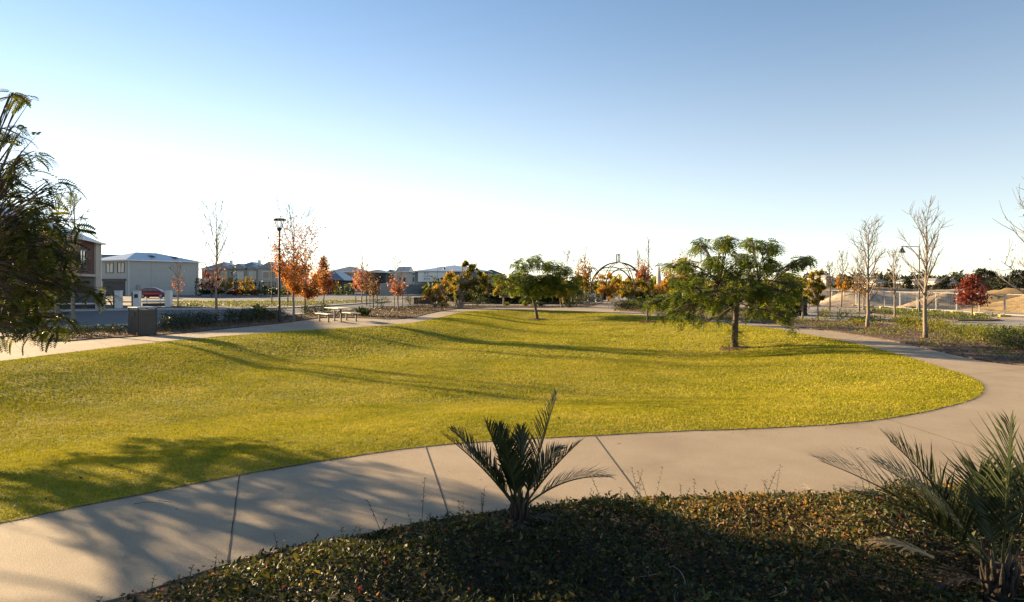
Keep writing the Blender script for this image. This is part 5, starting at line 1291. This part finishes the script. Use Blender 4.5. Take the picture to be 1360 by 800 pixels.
for i, (x0, x1, y, h, lb) in enumerate([(1242, 1256, 150, 2.3, "far low white house just right of the tallest bare tree"), (1261, 1275, 150, 2.1, "far low cream house left of the dark red tree"), (1097, 1108, 150, 3.0, "far white roofed house right of the round yellowing tree"), (1163, 1178, 155, 2.2, "far low pale house between bare trees"), (1214, 1228, 148, 2.1, "far pale house behind the tallest bare tree")]):
    plain_house("far_house", lb, x0, x1, y, h, M['beige'], M['roofTan'], .8, [(.2, .4, .9, 1.9), (.6, .8, .9, 1.9)], depth=8)

# ------------------------------------------------------------------ shrubs, hedges, ground cover
def shrub(label, px, py, w, h, mat, seed, n=420, size=.085, group=None, tint=(.5, .22), name="shrub", world=None):
    r = np.random.default_rng(seed); g = PW(px, py) if world is None else np.array(world)
    t = thing(name, label, "shrub", (g[0], g[1], 0), group=group)
    cen = [(r.normal(0, w * .2), r.normal(0, w * .2), h * r.uniform(.45, .62)) for _ in range(6)]
    m = MB(); leafy_cloud(m, cen, [(w * .34, w * .34, h * .48)] * 6, [n // 6] * 6, size, r, leaf_quad(1, .5), tint, 1, .4, -.2)
    m.build("crown", mat, t)
    s = MB()
    for c in cen:
        for q in range(3): s.tube([(0, 0, -.05), (c[0] * .5, c[1] * .5, h * .3), (c[0] + r.normal(0, w * .18), c[1] + r.normal(0, w * .18), h * r.uniform(.6, .9))], [.014, .01, .004], 4, cap=False)
    s.build("stems", M['bark'], t)
    return t
G_h = "low dark hedge plants between the road and the path"
hedge_row = [(222, 439.5), (236, 437.5), (250, 436), (262, 434), (276, 432), (300, 431), (314, 430), (328, 428.5), (342, 427), (356, 425), (228, 434.5), (246, 432.5), (266, 430.5), (306, 427), (322, 425.5), (336, 424.5), (410, 419.5), (418, 418.6), (426, 417.8), (436, 417), (352, 422.5), (372, 422)]
nth = ["first", "second", "third", "fourth", "fifth", "sixth", "seventh", "eighth", "ninth", "tenth", "eleventh", "twelfth"]
for i, (px, py) in enumerate(hedge_row):
    if i < 10: lb = f"low dark hedge plant by the path, {nth[i]} from the bin in the front row"
    elif i < 16 or i >= 20: lb = f"low dark hedge plant along the road, {nth[i - 10 if i < 16 else i - 14]} from the bin in the back row"
    else: lb = f"low dark hedge plant behind the picnic table, {nth[i - 16]} from the left"
    shrub(lb, px, py, 1.3, .72, HEDGE, 400 + i, 560, .08, G_h, (.4, .25), "hedge_plant")
G_l = "bright low shrubs in the right hand bed"
for i, (px, py, w, h, mt) in enumerate([(1196, 434, 1.0, .45, SHRUB), (1207, 434.5, .9, .5, SHRUB), (1222, 436.5, 1.0, .45, SHRUB), (1241, 441, .9, .4, LIME), (1258, 444.5, 1.1, .5, SHRUB), (1276, 449, 1.1, .45, SHRUB), (1293, 452.5, 1.0, .5, SHRUB), (1311, 457, 1.1, .45, SHRUB), (1330, 461, 1.1, .5, HEDGE), (1350, 465, 1.1, .5, SHRUB), (1372, 470, 1.2, .5, HEDGE)]):
    shrub(f"bright low leafy shrub, {nth[i]} along the right bed counted from the tall bare trees" if i else "bright low leafy shrub at the start of the right bed's row", px, py, w * 1.25, h * 1.25, mt, 440 + i, 800, .08, G_l, (.74, .22))
shrub("big lime yellow shrub beside the round yellowing tree's trunk", 1112, 425.6, 1.9, .72, LIME, 470, 900, .08, None, (.62, .22))
shrub("lime yellow shrub at the left end of the big lime one", 1098, 423.5, 1.2, .6, LIME, 471, 500, .08, None, (.7, .2))
shrub("lime yellow bush at the foot of the red post", 999, 420, 1.1, .6, LIME, 472, 420, .08, None, (.6, .2))
shrub("low golden ground shrub right of the big lime one", 1135, 430.5, .9, .3, LIME, 473, 300, .07, None, (.85, .15))
shrub("golden tuft shrub left of the tall pale tree's trunk", 1142, 432, .7, .28, LIME, 474, 240, .07, None, (.8, .15))
for i, (px, py, w, h, lb) in enumerate([(634, 408.4, 1.0, 1.0, "dark round shrub where the far path leaves the lawn"), (545, 405, 1.5, 1.0, "round green shrub before the blue grey fence"), (508, 407, 1.6, .95, "round green shrub right of the staked brownish tree"), (757, 409, .8, .55, "small dark shrub on the far bed's right end"),
                                        (699, 407.6, .6, .4, "small green shrub on the far bed left of the middle lawn tree's trunk"), (710, 408, .6, .4, "small green shrub on the far bed right behind the middle lawn tree's trunk"), (720, 408, .7, .45, "small dark shrub on the far bed right of the middle lawn tree's trunk"), (673, 406.8, .8, .35, "small yellow shrub at the pale trunked tree's foot"),
                                        (607, 409.5, 1.2, .7, "dark shrub at the olive tree's foot"), (589, 408.5, .9, .5, "dark shrub between the yellow and the olive tree"), (641, 404.6, 1.4, .8, "dark shrub behind the round dark one at the path")]):
    shrub(lb, px, py, w, h, HEDGE if 'dark' in lb else SHRUB, 480 + i, 420, .11, None, (.5, .25))
for i, (px, py, w, h, lb) in enumerate([(778, 405.5, 2.4, 1.3, "dark mounded shrub left of the path under the dome"), (790, 404.5, 2.2, 1.15, "dark mounded shrub nearest the dome's left foot"), (766, 405.8, 2.2, 1.0, "dark mounded shrub furthest left beside the dome path"), (823, 411.8, 1.5, .8, "dark shrub at the front corner of the bed right of the dome path"), (833, 412, 1.6, .75, "second dark shrub from the dome path in the right bed"), (842, 412.5, 1.5, .7, "third dark shrub from the dome path in the right bed"),
                                        (855, 412, 1.6, .7, "dark shrub behind the small young lawn tree"), (843, 408, 2.0, .9, "dark shrub deeper in the bed right of the dome path"), (812, 398.5, 2.4, .9, "dark low hedge under the dome's amber tree"), (868, 409, 2.0, .8, "dark reddish shrub in the bed left of the big lawn tree"), (895, 412, 1.8, .7, "dark shrub behind the big lawn tree's left fronds"), (955, 418, 1.6, .6, "dark shrub seen through the big lawn tree's trunk gap"), (1020, 425, 1.4, .45, "low dark shrub right of the pale trunk behind the big lawn tree"), (1045, 424.5, 1.4, .45, "low dark shrub left of the leaning trunk")]):
    shrub(lb, px, py, w, h, HEDGE, 500 + i, 520, .12, None, (.45, .25))
shrub("green shrub under the leafy tree, left end of the little mulch island", 62, 450.5, 1.1, .5, SHRUB, 520, 500, .07, None, (.6, .25))
shrub("dark shrub in the middle of the little mulch island at left", 88, 448, 1.2, .5, HEDGE, 521, 500, .07, None, (.6, .25))
shrub("dark green shrub left of the bin", 120, 446, 1.3, .5, HEDGE, 522, 500, .07, None, (.6, .25))
shrub("dark green shrub touching the bin's left side", 150, 444, 1.3, .45, HEDGE, 523, 500, .07, None, (.55, .25))

def hedge(label, a, b, w, h, n, seed, size=.17, mat=None, tint=(.4, .22)):
    r = np.random.default_rng(seed); A, B = PW(*a), PW(*b); d = B - A; L = np.linalg.norm(d)
    t = thing("hedge", label, "hedge", (A[0], A[1], 0), math.atan2(d[1], d[0]))
    x = r.uniform(0, L, n); hh = h * (.82 + .18 * np.sin(x * 2.1 + seed) * np.sin(x * .77) + .06 * np.sin(x * 6.3))
    y = w * .5 * r.uniform(-1, 1, n); z = hh * r.uniform(0.03, 1, n) ** .7
    top = r.random(n) < .35; z[top] = (hh * r.uniform(.88, 1.06, n))[top]
    sd = r.random(n) < .4; y[sd] = (w * .5 * np.sign(r.normal(size=n)) * r.uniform(.85, 1.1, n))[sd]
    tv, tf = leaf_quad(1, .6); m = MB(); m.inst(tv, tf, frames(rnd_dirs(n, r), ups=rnd_dirs(n, r)), np.c_[x, y, z], size * r.uniform(.6, 1.3, n), np.clip(r.normal(*tint, n), 0, 1))
    m.build("crown", mat or HEDGE, t)
    s = MB()
    for q in np.arange(.3, L, .6): s.tube([(q, 0, -.1), (q + r.normal(0, .05), 0, h * .4), (q + r.normal(0, .1), r.normal(0, .1), h * .8)], [.025, .02, .008], 5)
    s.build("stems", M['bark'], t)
    return t
hedge("long dark hedge behind the far path, left of the middle lawn tree's trunk", (642, 403.2), (712, 403.6), 1.3, 1.05, 7000, 701)
hedge("long dark hedge behind the far path, right of the middle lawn tree's trunk", (716, 403.4), (770, 403.2), 1.4, 1.15, 6500, 702)
hedge("dark hedge behind the yellow and olive multi stemmed trees", (596, 401.6), (640, 402.2), 1.4, 1.1, 5500, 703)
hedge("dark hedge in the bed right of the dome path", (846, 405.5), (905, 407.5), 1.6, .95, 7000, 704)
hedge("dark hedge behind the big lawn tree's left side", (908, 410), (968, 414), 1.5, .9, 6000, 705)
hedge("dark hedge behind the big lawn tree's right side", (1008, 417), (1062, 419.5), 1.4, .8, 6000, 706)
hedge("dark hedge along the townhouse gardens", (266, 392.3), (345, 392.2), 1.2, 1.0, 5000, 707, .25)
hedge("dark hedge from the arched townhouse to the low house", (349, 392.2), (432, 392.2), 1.2, 1.0, 5000, 708, .25)

def strap_plant(label, px, py, n, L, mat, seed, up=.8, w=.05, name="strap_plant", tint=(.5, .2)):
    r = np.random.default_rng(seed); g = PW(px, py)
    t = thing(name, label, "plant", (g[0], g[1], 0)); m = MB()
    for k in range(n):
        a = r.uniform(0, 2 * np.pi); l = L * r.uniform(.6, 1.15); d = np.array([math.cos(a), math.sin(a), 0]); rs = r.uniform(.4, 1.0)
        p0 = np.array([r.normal(0, .06), r.normal(0, .06), -.02]); p2 = p0 + d * l * (1 - .5 * up * rs) + np.array([0, 0, l * up * rs * .75]); p1 = p0 + d * l * .25 + np.array([0, 0, l * .7])
        P = bez(p0, p1, p2, 6); s = np.array([-d[1], d[0], 0]) * w; wd = np.array([.5, .9, 1, .85, .55, .05])[:, None]
        V = np.concatenate([P - s * wd, P + s * wd]); q = np.arange(5)
        m.add(V, np.stack([q, q + 1, q + 7, q + 6], 1), float(np.clip(r.normal(*tint), 0, 1)))
    m.build("leaves", mat, t)
    return t
strap_plant("large green strap leaved plant at the picnic table's right end", 479, 420.5, 90, 1.0, SHRUB, 601, 1.0, .045)
strap_plant("dark strap leaved plant just right of the large green one", 487, 421, 50, .8, SHRUB, 602, .9, .04, tint=(.25, .15))
strap_plant("broad leaved plant with arching pale leaves left of the park lamp", 344, 424.5, 24, 1.6, SHRUB, 603, .75, .10, tint=(.5, .3))
strap_plant("second arching broad leaved plant at the park lamp's foot", 360, 424, 16, 1.0, SHRUB, 604, .7, .09, tint=(.7, .2))

def cover(name, label, poly, dens, h, size, mat, seed, keep=.0, tint=(.45, .22), fq=1.1, ymax=None):
    """ground cover: leaves at uneven height over a bed, left out where the mulch shows"""
    r = np.random.default_rng(seed); lo, hi = poly.min(0), poly.max(0); hi = np.minimum(hi, 150); lo = np.maximum(lo, -150)
    n = int((hi[0] - lo[0]) * (hi[1] - lo[1]) * dens); P = lo + r.random((n, 2)) * (hi - lo)
    P = P[inside(P, poly)]; P = P[np.abs(P[:, 0]) < P[:, 1] * .85 + 2]
    f = (np.sin(P[:, 0] * fq + seed) * np.sin(P[:, 1] * fq * 1.3 + seed * 2) + .6 * np.sin(P[:, 0] * fq * 2.3 + 1) * np.cos(P[:, 1] * fq * 2.7)) * .5 + .5
    P = P[f > keep + r.normal(0, .06, len(P))]; n = len(P)
    f = (np.sin(P[:, 0] * fq * 1.9) * np.sin(P[:, 1] * fq * 2.2) * .5 + .5)
    z = .03 + h * (.35 + .65 * f) * r.random(n) ** .5
    ld = rnd_dirs(n, r) + np.array([0, 0, .3]); tv, tf = leaf_quad(1, .5)
    m = MB(); m.inst(tv, tf, frames(ld, ups=rnd_dirs(n, r) + [0, 0, .6]), np.c_[P, z], size * r.uniform(.6, 1.3, n), np.clip(r.normal(*tint, n) + .2 * (f - .5), 0, 1))
    return tag(m.build(name, mat), label, "ground cover", kind='stuff')
cover("ground_cover", "dark mixed ground cover in the right hand bed", B_right, 70, .22, .085, SHRUB, 1, .58, (.55, .25))
cover("dry_ground_cover", "brown dry plants and litter in the right hand bed", B_right, 30, .10, .08, BROWN, 2, .0, (.28, .22))
cover("ground_cover", "green ground cover on the roadside island at right", B_isleA, 90, .28, .10, SHRUB, 3, .1, (.5, .25))
cover("ground_cover", "green ground cover on the long middle island at right", B_isleB, 80, .30, .11, SHRUB, 4, .1, (.42, .25))
cover("ground_cover", "green ground cover on the far island at right", B_isleC, 70, .35, .12, SHRUB, 5, .1, (.38, .25))
cover("ground_cover", "low grass and cover on the road verge at left", B_verge, 20, .24, .15, SHRUB, 6, .3, (.42, .22))
cover("ground_cover", "mixed low cover in the bed between road and path", B_left, 28, .16, .10, HEDGE, 7, .5, (.55, .25))
cover("leaf_litter", "brown fallen leaves and bark in the bed beside the path", B_left, 38, .05, .085, BROWN, 8, .0, (.28, .22))
cover("ground_cover", "dark low planting in the beds behind the far path", B_back, 45, 1.15, .17, HEDGE, 9, .12, (.5, .25))
G_x = np.array([PW(-250, 436), PW(60, 433.5), PW(66, 430), PW(60, 428), PW(-250, 429)])

# ------------------------------------------------------------------ the bed in front of the camera
def near_bed():
    r = np.random.default_rng(77)
    def mound(P):
        f = np.sin(P[:, 0] * 1.9 + 1) * np.sin(P[:, 1] * 2.3 + .5) * .5 + np.sin(P[:, 0] * 4.1 + 2) * np.sin(P[:, 1] * 3.7) * .3 + np.sin(P[:, 0] * 9 + P[:, 1] * 4) * .15
        e = smooth01(seg_dist(P, B_near) / .9)
        pd = np.minimum(np.linalg.norm(P - np.array([.065, 5.9]), axis=1), np.linalg.norm(P - np.array([3.3, 4.62]), axis=1))
        return ((.05 + .17 * e) * (1 + .85 * f) + .04 * e) * (.25 + .75 * smooth01((pd - .12) / .55))
    def scatter(n):
        P = np.c_[r.uniform(-4.2, 12.5, n), r.uniform(2.9, 12.0, n)]
        P = P[inside(P, B_near)]; P = P[(np.abs(P[:, 0]) < P[:, 1] * .8 + .5) | (P[:, 0] > 0) & (P[:, 0] < P[:, 1] * 1.3 + .5)]
        return P[seg_dist(P, B_near) > .03]
    tv, tf = leaf_quad(1, .58)
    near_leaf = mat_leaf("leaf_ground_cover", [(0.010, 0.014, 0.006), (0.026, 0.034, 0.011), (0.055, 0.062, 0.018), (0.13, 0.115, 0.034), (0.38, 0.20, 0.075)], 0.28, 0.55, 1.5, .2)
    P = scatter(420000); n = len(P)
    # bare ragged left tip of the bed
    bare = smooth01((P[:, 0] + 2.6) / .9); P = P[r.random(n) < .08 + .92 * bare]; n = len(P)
    dry = smooth01((np.sin(P[:, 0] * 1.3 + 2.2) * np.sin(P[:, 1] * 1.7 + 1) + .2) * 1.2) * smooth01((P[:, 0] - .6) / 1.5)  # browner dry patches; sunlit brightness is painted into this tint as well
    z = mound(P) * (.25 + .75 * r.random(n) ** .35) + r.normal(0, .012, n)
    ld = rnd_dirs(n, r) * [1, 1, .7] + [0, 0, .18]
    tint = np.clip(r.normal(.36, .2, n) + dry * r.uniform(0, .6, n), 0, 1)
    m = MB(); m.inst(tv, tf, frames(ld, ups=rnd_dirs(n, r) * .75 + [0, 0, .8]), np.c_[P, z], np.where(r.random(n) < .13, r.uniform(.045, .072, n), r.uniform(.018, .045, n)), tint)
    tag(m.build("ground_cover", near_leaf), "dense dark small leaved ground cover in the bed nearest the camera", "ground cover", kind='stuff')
    # dead and reddish leaves
    P = scatter(75000); n = len(P); m = MB()
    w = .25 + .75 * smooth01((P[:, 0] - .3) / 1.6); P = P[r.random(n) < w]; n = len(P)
    z = mound(P) * r.uniform(.2, 1.05, n) + .005
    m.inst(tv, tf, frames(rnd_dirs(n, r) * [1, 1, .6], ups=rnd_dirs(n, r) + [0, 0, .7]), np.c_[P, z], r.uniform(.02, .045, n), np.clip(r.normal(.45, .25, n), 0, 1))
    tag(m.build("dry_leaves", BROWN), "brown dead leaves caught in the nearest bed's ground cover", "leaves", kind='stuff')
    P = scatter(2300); n = len(P); m = MB()
    m.inst(tv, tf, frames(rnd_dirs(n, r) * [1, 1, .6], ups=rnd_dirs(n, r) + [0, 0, 1.2]), np.c_[P, mound(P) * r.uniform(.85, 1.1, n)], r.uniform(.025, .045, n), np.clip(r.normal(.65, .2, n), 0, 1))
    tag(m.build("red_leaves", DARKRED), "scattered red leaves in the nearest bed", "leaves", kind='stuff')
    # sprigs standing up out of the cover
    m, st = MB(), MB(); P = scatter(1500); ed = [PW(px, py) for px, py in [(842, 668), (848, 666), (860, 668), (838, 672), (870, 670), (905, 668), (800, 674), (640, 690), (505, 708), (640, 688), (1018, 665), (1030, 667), (1150, 660), (1160, 664), (560, 700)]]
    P = np.r_[P, np.array(ed)]; tall = np.r_[np.zeros(len(P) - len(ed)), np.ones(len(ed))]
    base = mound(P)
    for p, b, tl in zip(P, base, tall):
        L = r.uniform(.06, .16) + tl * r.uniform(.08, .2); a = r.uniform(0, 6.28); q = np.array([p[0], p[1], b * .6])
        e = q + np.array([math.cos(a) * L * .45, math.sin(a) * L * .45, L + b * .3]); c = (q + e) / 2 + [0, 0, .02]
        C = bez(q, c, e, 5); m.tube(C, np.linspace(.0035, .0015, 5), 3, .25, cap=False)
        k = int(5 + L * 28); t = np.linspace(.3, 1, k); pos = np.stack([np.interp(t, np.linspace(0, 1, 5), C[:, j]) for j in range(3)], 1)
        aa = a + np.arange(k) * 2.4; d = np.c_[np.cos(aa), np.sin(aa), np.full(k, .45)]
        m.inst(tv, tf, frames(d), pos, r.uniform(.018, .036, k), np.clip(r.normal(.55, .2, k), 0, 1))
    tag(m.build("sprigs", near_leaf), "upright leafy sprigs rising from the nearest ground cover", "ground cover", kind='stuff')
    # bare stems and fallen twigs
    P = scatter(2600)
    P = P[r.random(len(P)) < .06 + .88 * smooth01((P[:, 0] - .3) / 1.5)]
    for p, b in zip(P, mound(P)):
        a = r.uniform(0, 6.28); L = r.uniform(.10, .36); up = r.uniform(-.4, .25); q = np.array([p[0], p[1], b * r.uniform(.5, 1.0)])
        e = q + np.array([math.cos(a), math.sin(a), up * .6]) * L; c = (q + e) / 2 + r.normal(0, .05, 3)
        e[2] = max(e[2], .03)
        st.tube(bez(q, c, e, 6), np.linspace(r.uniform(.002, .0055), .0012, 6), 4, cap=False)
    tag(st.build("twigs", M['twig']), "dry bare twigs and stems lying through the nearest bed", "twigs", kind='stuff')
    # bark chips along the path edge and in the bare corner
    m = MB(); P = scatter(25000); d = seg_dist(P, B_near); P = P[(d < .25) | (P[:, 0] < -1.7) | (P[:, 1] < 4.6) & (P[:, 0] > 1.6)]; n = len(P)
    m.inst(tv, tf, frames(rnd_dirs(n, r) * [1, 1, .35], ups=rnd_dirs(n, r) * .4 + [0, 0, 1]), np.c_[P, .015 + .035 * r.random(n)], r.uniform(.03, .085, n) , np.clip(r.normal(.35, .25, n), 0, 1))
    tag(m.build("bark_chips", BROWN), "bark chips and dry grass along the nearest bed's edge", "mulch", kind='stuff')
near_bed()

# litter lying on the path and the lawn
def path_litter():
    r = np.random.default_rng(9); m = MB(); tv, tf = leaf_quad(1, .55)
    P = np.c_[r.uniform(-6, 14, 3500), r.uniform(4.5, 24, 3500)]; P = P[inside(P, PATH_S) & ~inside(P, LAWN)]
    d = np.minimum(seg_dist(P, LAWN), seg_dist(P, PATH_S)); P = P[(d < .16) | (r.random(len(P)) < .10)]; n = len(P)
    m.inst(tv, tf, frames(rnd_dirs(n, r) * [1, 1, .15]), np.c_[P, np.full(n, .022)], r.uniform(.015, .05, n), np.clip(r.normal(.35, .2, n), 0, 1))
    tag(m.build("fallen_leaves", BROWN), "a few dry leaves and bits scattered on the path", "leaves", kind='stuff')
    m = MB()
    for (px, py, L) in [(195, 655, .22), (178, 672, .30), (210, 668, .16), (362, 628, .12), (1130, 597, .10), (1140, 598, .06), (820, 592, .05), (250, 779, .35), (262, 765, .4), (200, 786, .3), (350, 742, .4)]:
        b = PW(px, py); a = r.uniform(-.4, .9); e = np.array([math.cos(a), math.sin(a)]) * L
        m.tube(bez(np.array([*b, .02]), np.array([*(b + e * .5 + r.normal(0, .04, 2)), .035]), np.array([*(b + e), .02]), 6), np.linspace(.0032, .0012, 6), 4)
    tag(m.build("path_twigs", M['bark']), "small dark twigs lying on the concrete path", "twigs", kind='stuff')
    m = MB(); P = np.c_[r.uniform(-14, 9, 1500), r.uniform(6, 30, 1500)]; P = P[inside(P, LAWN_S)]; n = len(P)
    m.inst(tv, tf, frames(rnd_dirs(n, r) * [1, 1, .3]), np.c_[P, lawn_z(P) + .025], r.uniform(.03, .07, n), np.clip(r.normal(.4, .3, n), 0, 1))
    tag(m.build("lawn_litter", BROWN), "brown leaf bits dotted over the lawn", "leaves", kind='stuff')
path_litter()

# ------------------------------------------------------------------ palms in the near bed
PALM = mat_leaf("palm_leaflet", [(0.009, 0.014, 0.007), (0.022, 0.032, 0.013), (0.048, 0.060, 0.022), (0.10, 0.105, 0.04)], 0.22, 0.45, 1.6, .2)
DEADP = mat_leaf("dead_palm_leaflet", [(0.30, 0.19, 0.09), (0.45, 0.31, 0.16), (0.56, 0.41, 0.24)], 0.15, .7, 1.0)
OLDP = mat_leaf("browned_palm_leaflet", [(0.04, 0.026, 0.014), (0.08, 0.052, 0.027), (0.14, 0.09, 0.048)], 0.12, .75, 1.0)
def palm_frond(t, p0, p1, p2, width, seed, mat, pairs=38, vee=.55, start=.2, name="frond"):
    r = np.random.default_rng(seed); C = bez(p0, p1, p2, 24); L = np.linalg.norm(np.diff(C, axis=0), axis=1).sum()
    m = MB(); m.tube(C, np.linspace(.011, .002, 24), 5, .7)
    tan = np.gradient(C, axis=0); tan /= np.linalg.norm(tan, axis=1)[:, None]
    side = np.cross(tan, [0, 0, 1.0]); side /= np.linalg.norm(side, axis=1)[:, None] + 1e-9
    up = np.cross(side, tan); tt = np.linspace(0, 1, 24)
    V, F, T = [], [], []
    for k in range(pairs):
        u = start + (1 - start) * (k + .5) / pairs
        ip = lambda A: np.array([np.interp(u, tt, A[:, j]) for j in range(3)])
        c, tn, sd, uu = ip(C), ip(tan), ip(side), ip(up)
        w = (u - start) / (1 - start); ll = width * (.28 + .92 * math.sin(math.pi * min(1, .16 + w * .80))) * r.uniform(.88, 1.08)
        ang = .85 - .45 * w
        for s in (-1, 1):
            d = tn * math.cos(ang) + (sd * s * math.cos(vee) + uu * math.sin(vee)) * math.sin(ang); d /= np.linalg.norm(d)
            d = d + r.normal(0, .045, 3); nn = np.cross(d, uu); nn /= np.linalg.norm(nn) + 1e-9
            h = .0085 * (1.1 - .45 * w); n = len(V); dr = np.array([0, 0, -ll * r.uniform(.02, .28)])
            if r.random() < .04: ll *= r.uniform(.3, .7)
            V += [c - nn * h * .5, c + nn * h * .5, c + d * ll * .45 + nn * h, c + d * ll * .45 - nn * h, c + d * ll + dr]
            F += [(n, n + 1, n + 2), (n, n + 2, n + 3), (n + 3, n + 2, n + 4)]
            q = float(np.clip(r.normal(.45, .2), 0, 1)); T += [q] * 5
    m.add(np.array(V), np.array(F), np.array(T, np.float32))
    return m.build(name, mat, t)
def palm(label, base, crown, tips, seed, width, trunk_r, zlift=.0):
    r = np.random.default_rng(seed); t = thing("palm", label, "palm", (base[0], base[1], 0), group="young palms in the nearest bed")
    B = np.array([base[0], base[1], 0.0]); cz = crown
    tr = MB(); tr.tube([(0, 0, -.1), (0, 0, cz * .5), (0, 0, cz)], [trunk_r * 1.25, trunk_r * 1.1, trunk_r * .6], 9)
    for k in range(16):
        a = k * 2.4; z = cz * (.1 + .8 * k / 16); d = np.array([math.cos(a), math.sin(a), 0])
        tr.tube([d * trunk_r * .7 + [0, 0, z - .05], d * trunk_r * 1.25 + [0, 0, z + .09], d * trunk_r * 1.5 + [0, 0, z + .2]], [.02, .016, .004], 5)
    tr.build("trunk", mat_noise("palm_boots", [(0.3, (.025, .018, .012)), (.7, (.08, .058, .035))], 18, .9, .6, 60), t, smooth=True)
    for i, (px, py, dy, bow) in enumerate(tips):
        tip = AT(px, py, base[1] + dy) - B
        c0 = np.array([0, 0, cz * .92]) + np.array([tip[0], tip[1], 0]) / (np.linalg.norm(tip[:2]) + .2) * trunk_r * .9
        mid = c0 + (tip - c0) * .45 + np.array([0, 0, bow]) * np.linalg.norm(tip - c0)
        sw = np.array([-tip[1], tip[0], 0]) * r.uniform(-.12, .12)
        palm_frond(t, c0, mid + sw, tip, width * r.uniform(.88, 1.08), seed * 50 + i, PALM, 40, r.uniform(.35, .75))
    for k in range(3):                            # old browned fronds hanging at the base
        a = r.uniform(0, 6.28); d = np.array([math.cos(a), math.sin(a), 0])
        palm_frond(t, d * trunk_r + [0, 0, cz * .55], d * (trunk_r + .22) + [0, 0, cz * .9], d * (trunk_r + r.uniform(.4, .55)) + [0, 0, .12], width * .6, seed * 70 + k, OLDP, 24, .3, .15, 'dead_frond')
    return t
g = PW(690, 716)
palm("young palm with dark upright fronds in the middle of the nearest bed", (g[0], g[1] + .05), .28,
     [(739, 524, .15, .04), (588, 577, -.35, .10), (600, 571, .3, .10), (647, 562, -.2, .06), (662, 567, .35, .05), (692, 572, -.05, .03), (769, 588, -.25, .10), (744, 596, .4, .10), (808, 634, -.2, .20), (624, 600, .1, .12), (672, 590, -.4, .08)], 3, .25, .055)
g = np.array([3.30, 4.62])
palm("larger palm with arching fronds at the right corner of the nearest bed", g, .30,
     [(1091, 613, .35, .14), (1182, 586, .1, .14), (1168, 619, .55, .14), (1134, 654, .0, .16), (1342, 563, .0, .05), (1395, 600, .3, .12), (1300, 628, .3, .1)], 7, .36, .075)
q0, q2 = np.array([*PW(1240, 737, .38), .36]), np.array([*PW(1160, 721, .42), .43])
dt = thing("dead_frond", "dead straw coloured palm frond lying beside the larger palm", "frond", (q0[0], q0[1], q0[2]))
palm_frond(dt, np.zeros(3), (q2 - q0) * .5 + [0, 0, .05], q2 - q0, .15, 99, DEADP, 26, .15, .05, "blade")
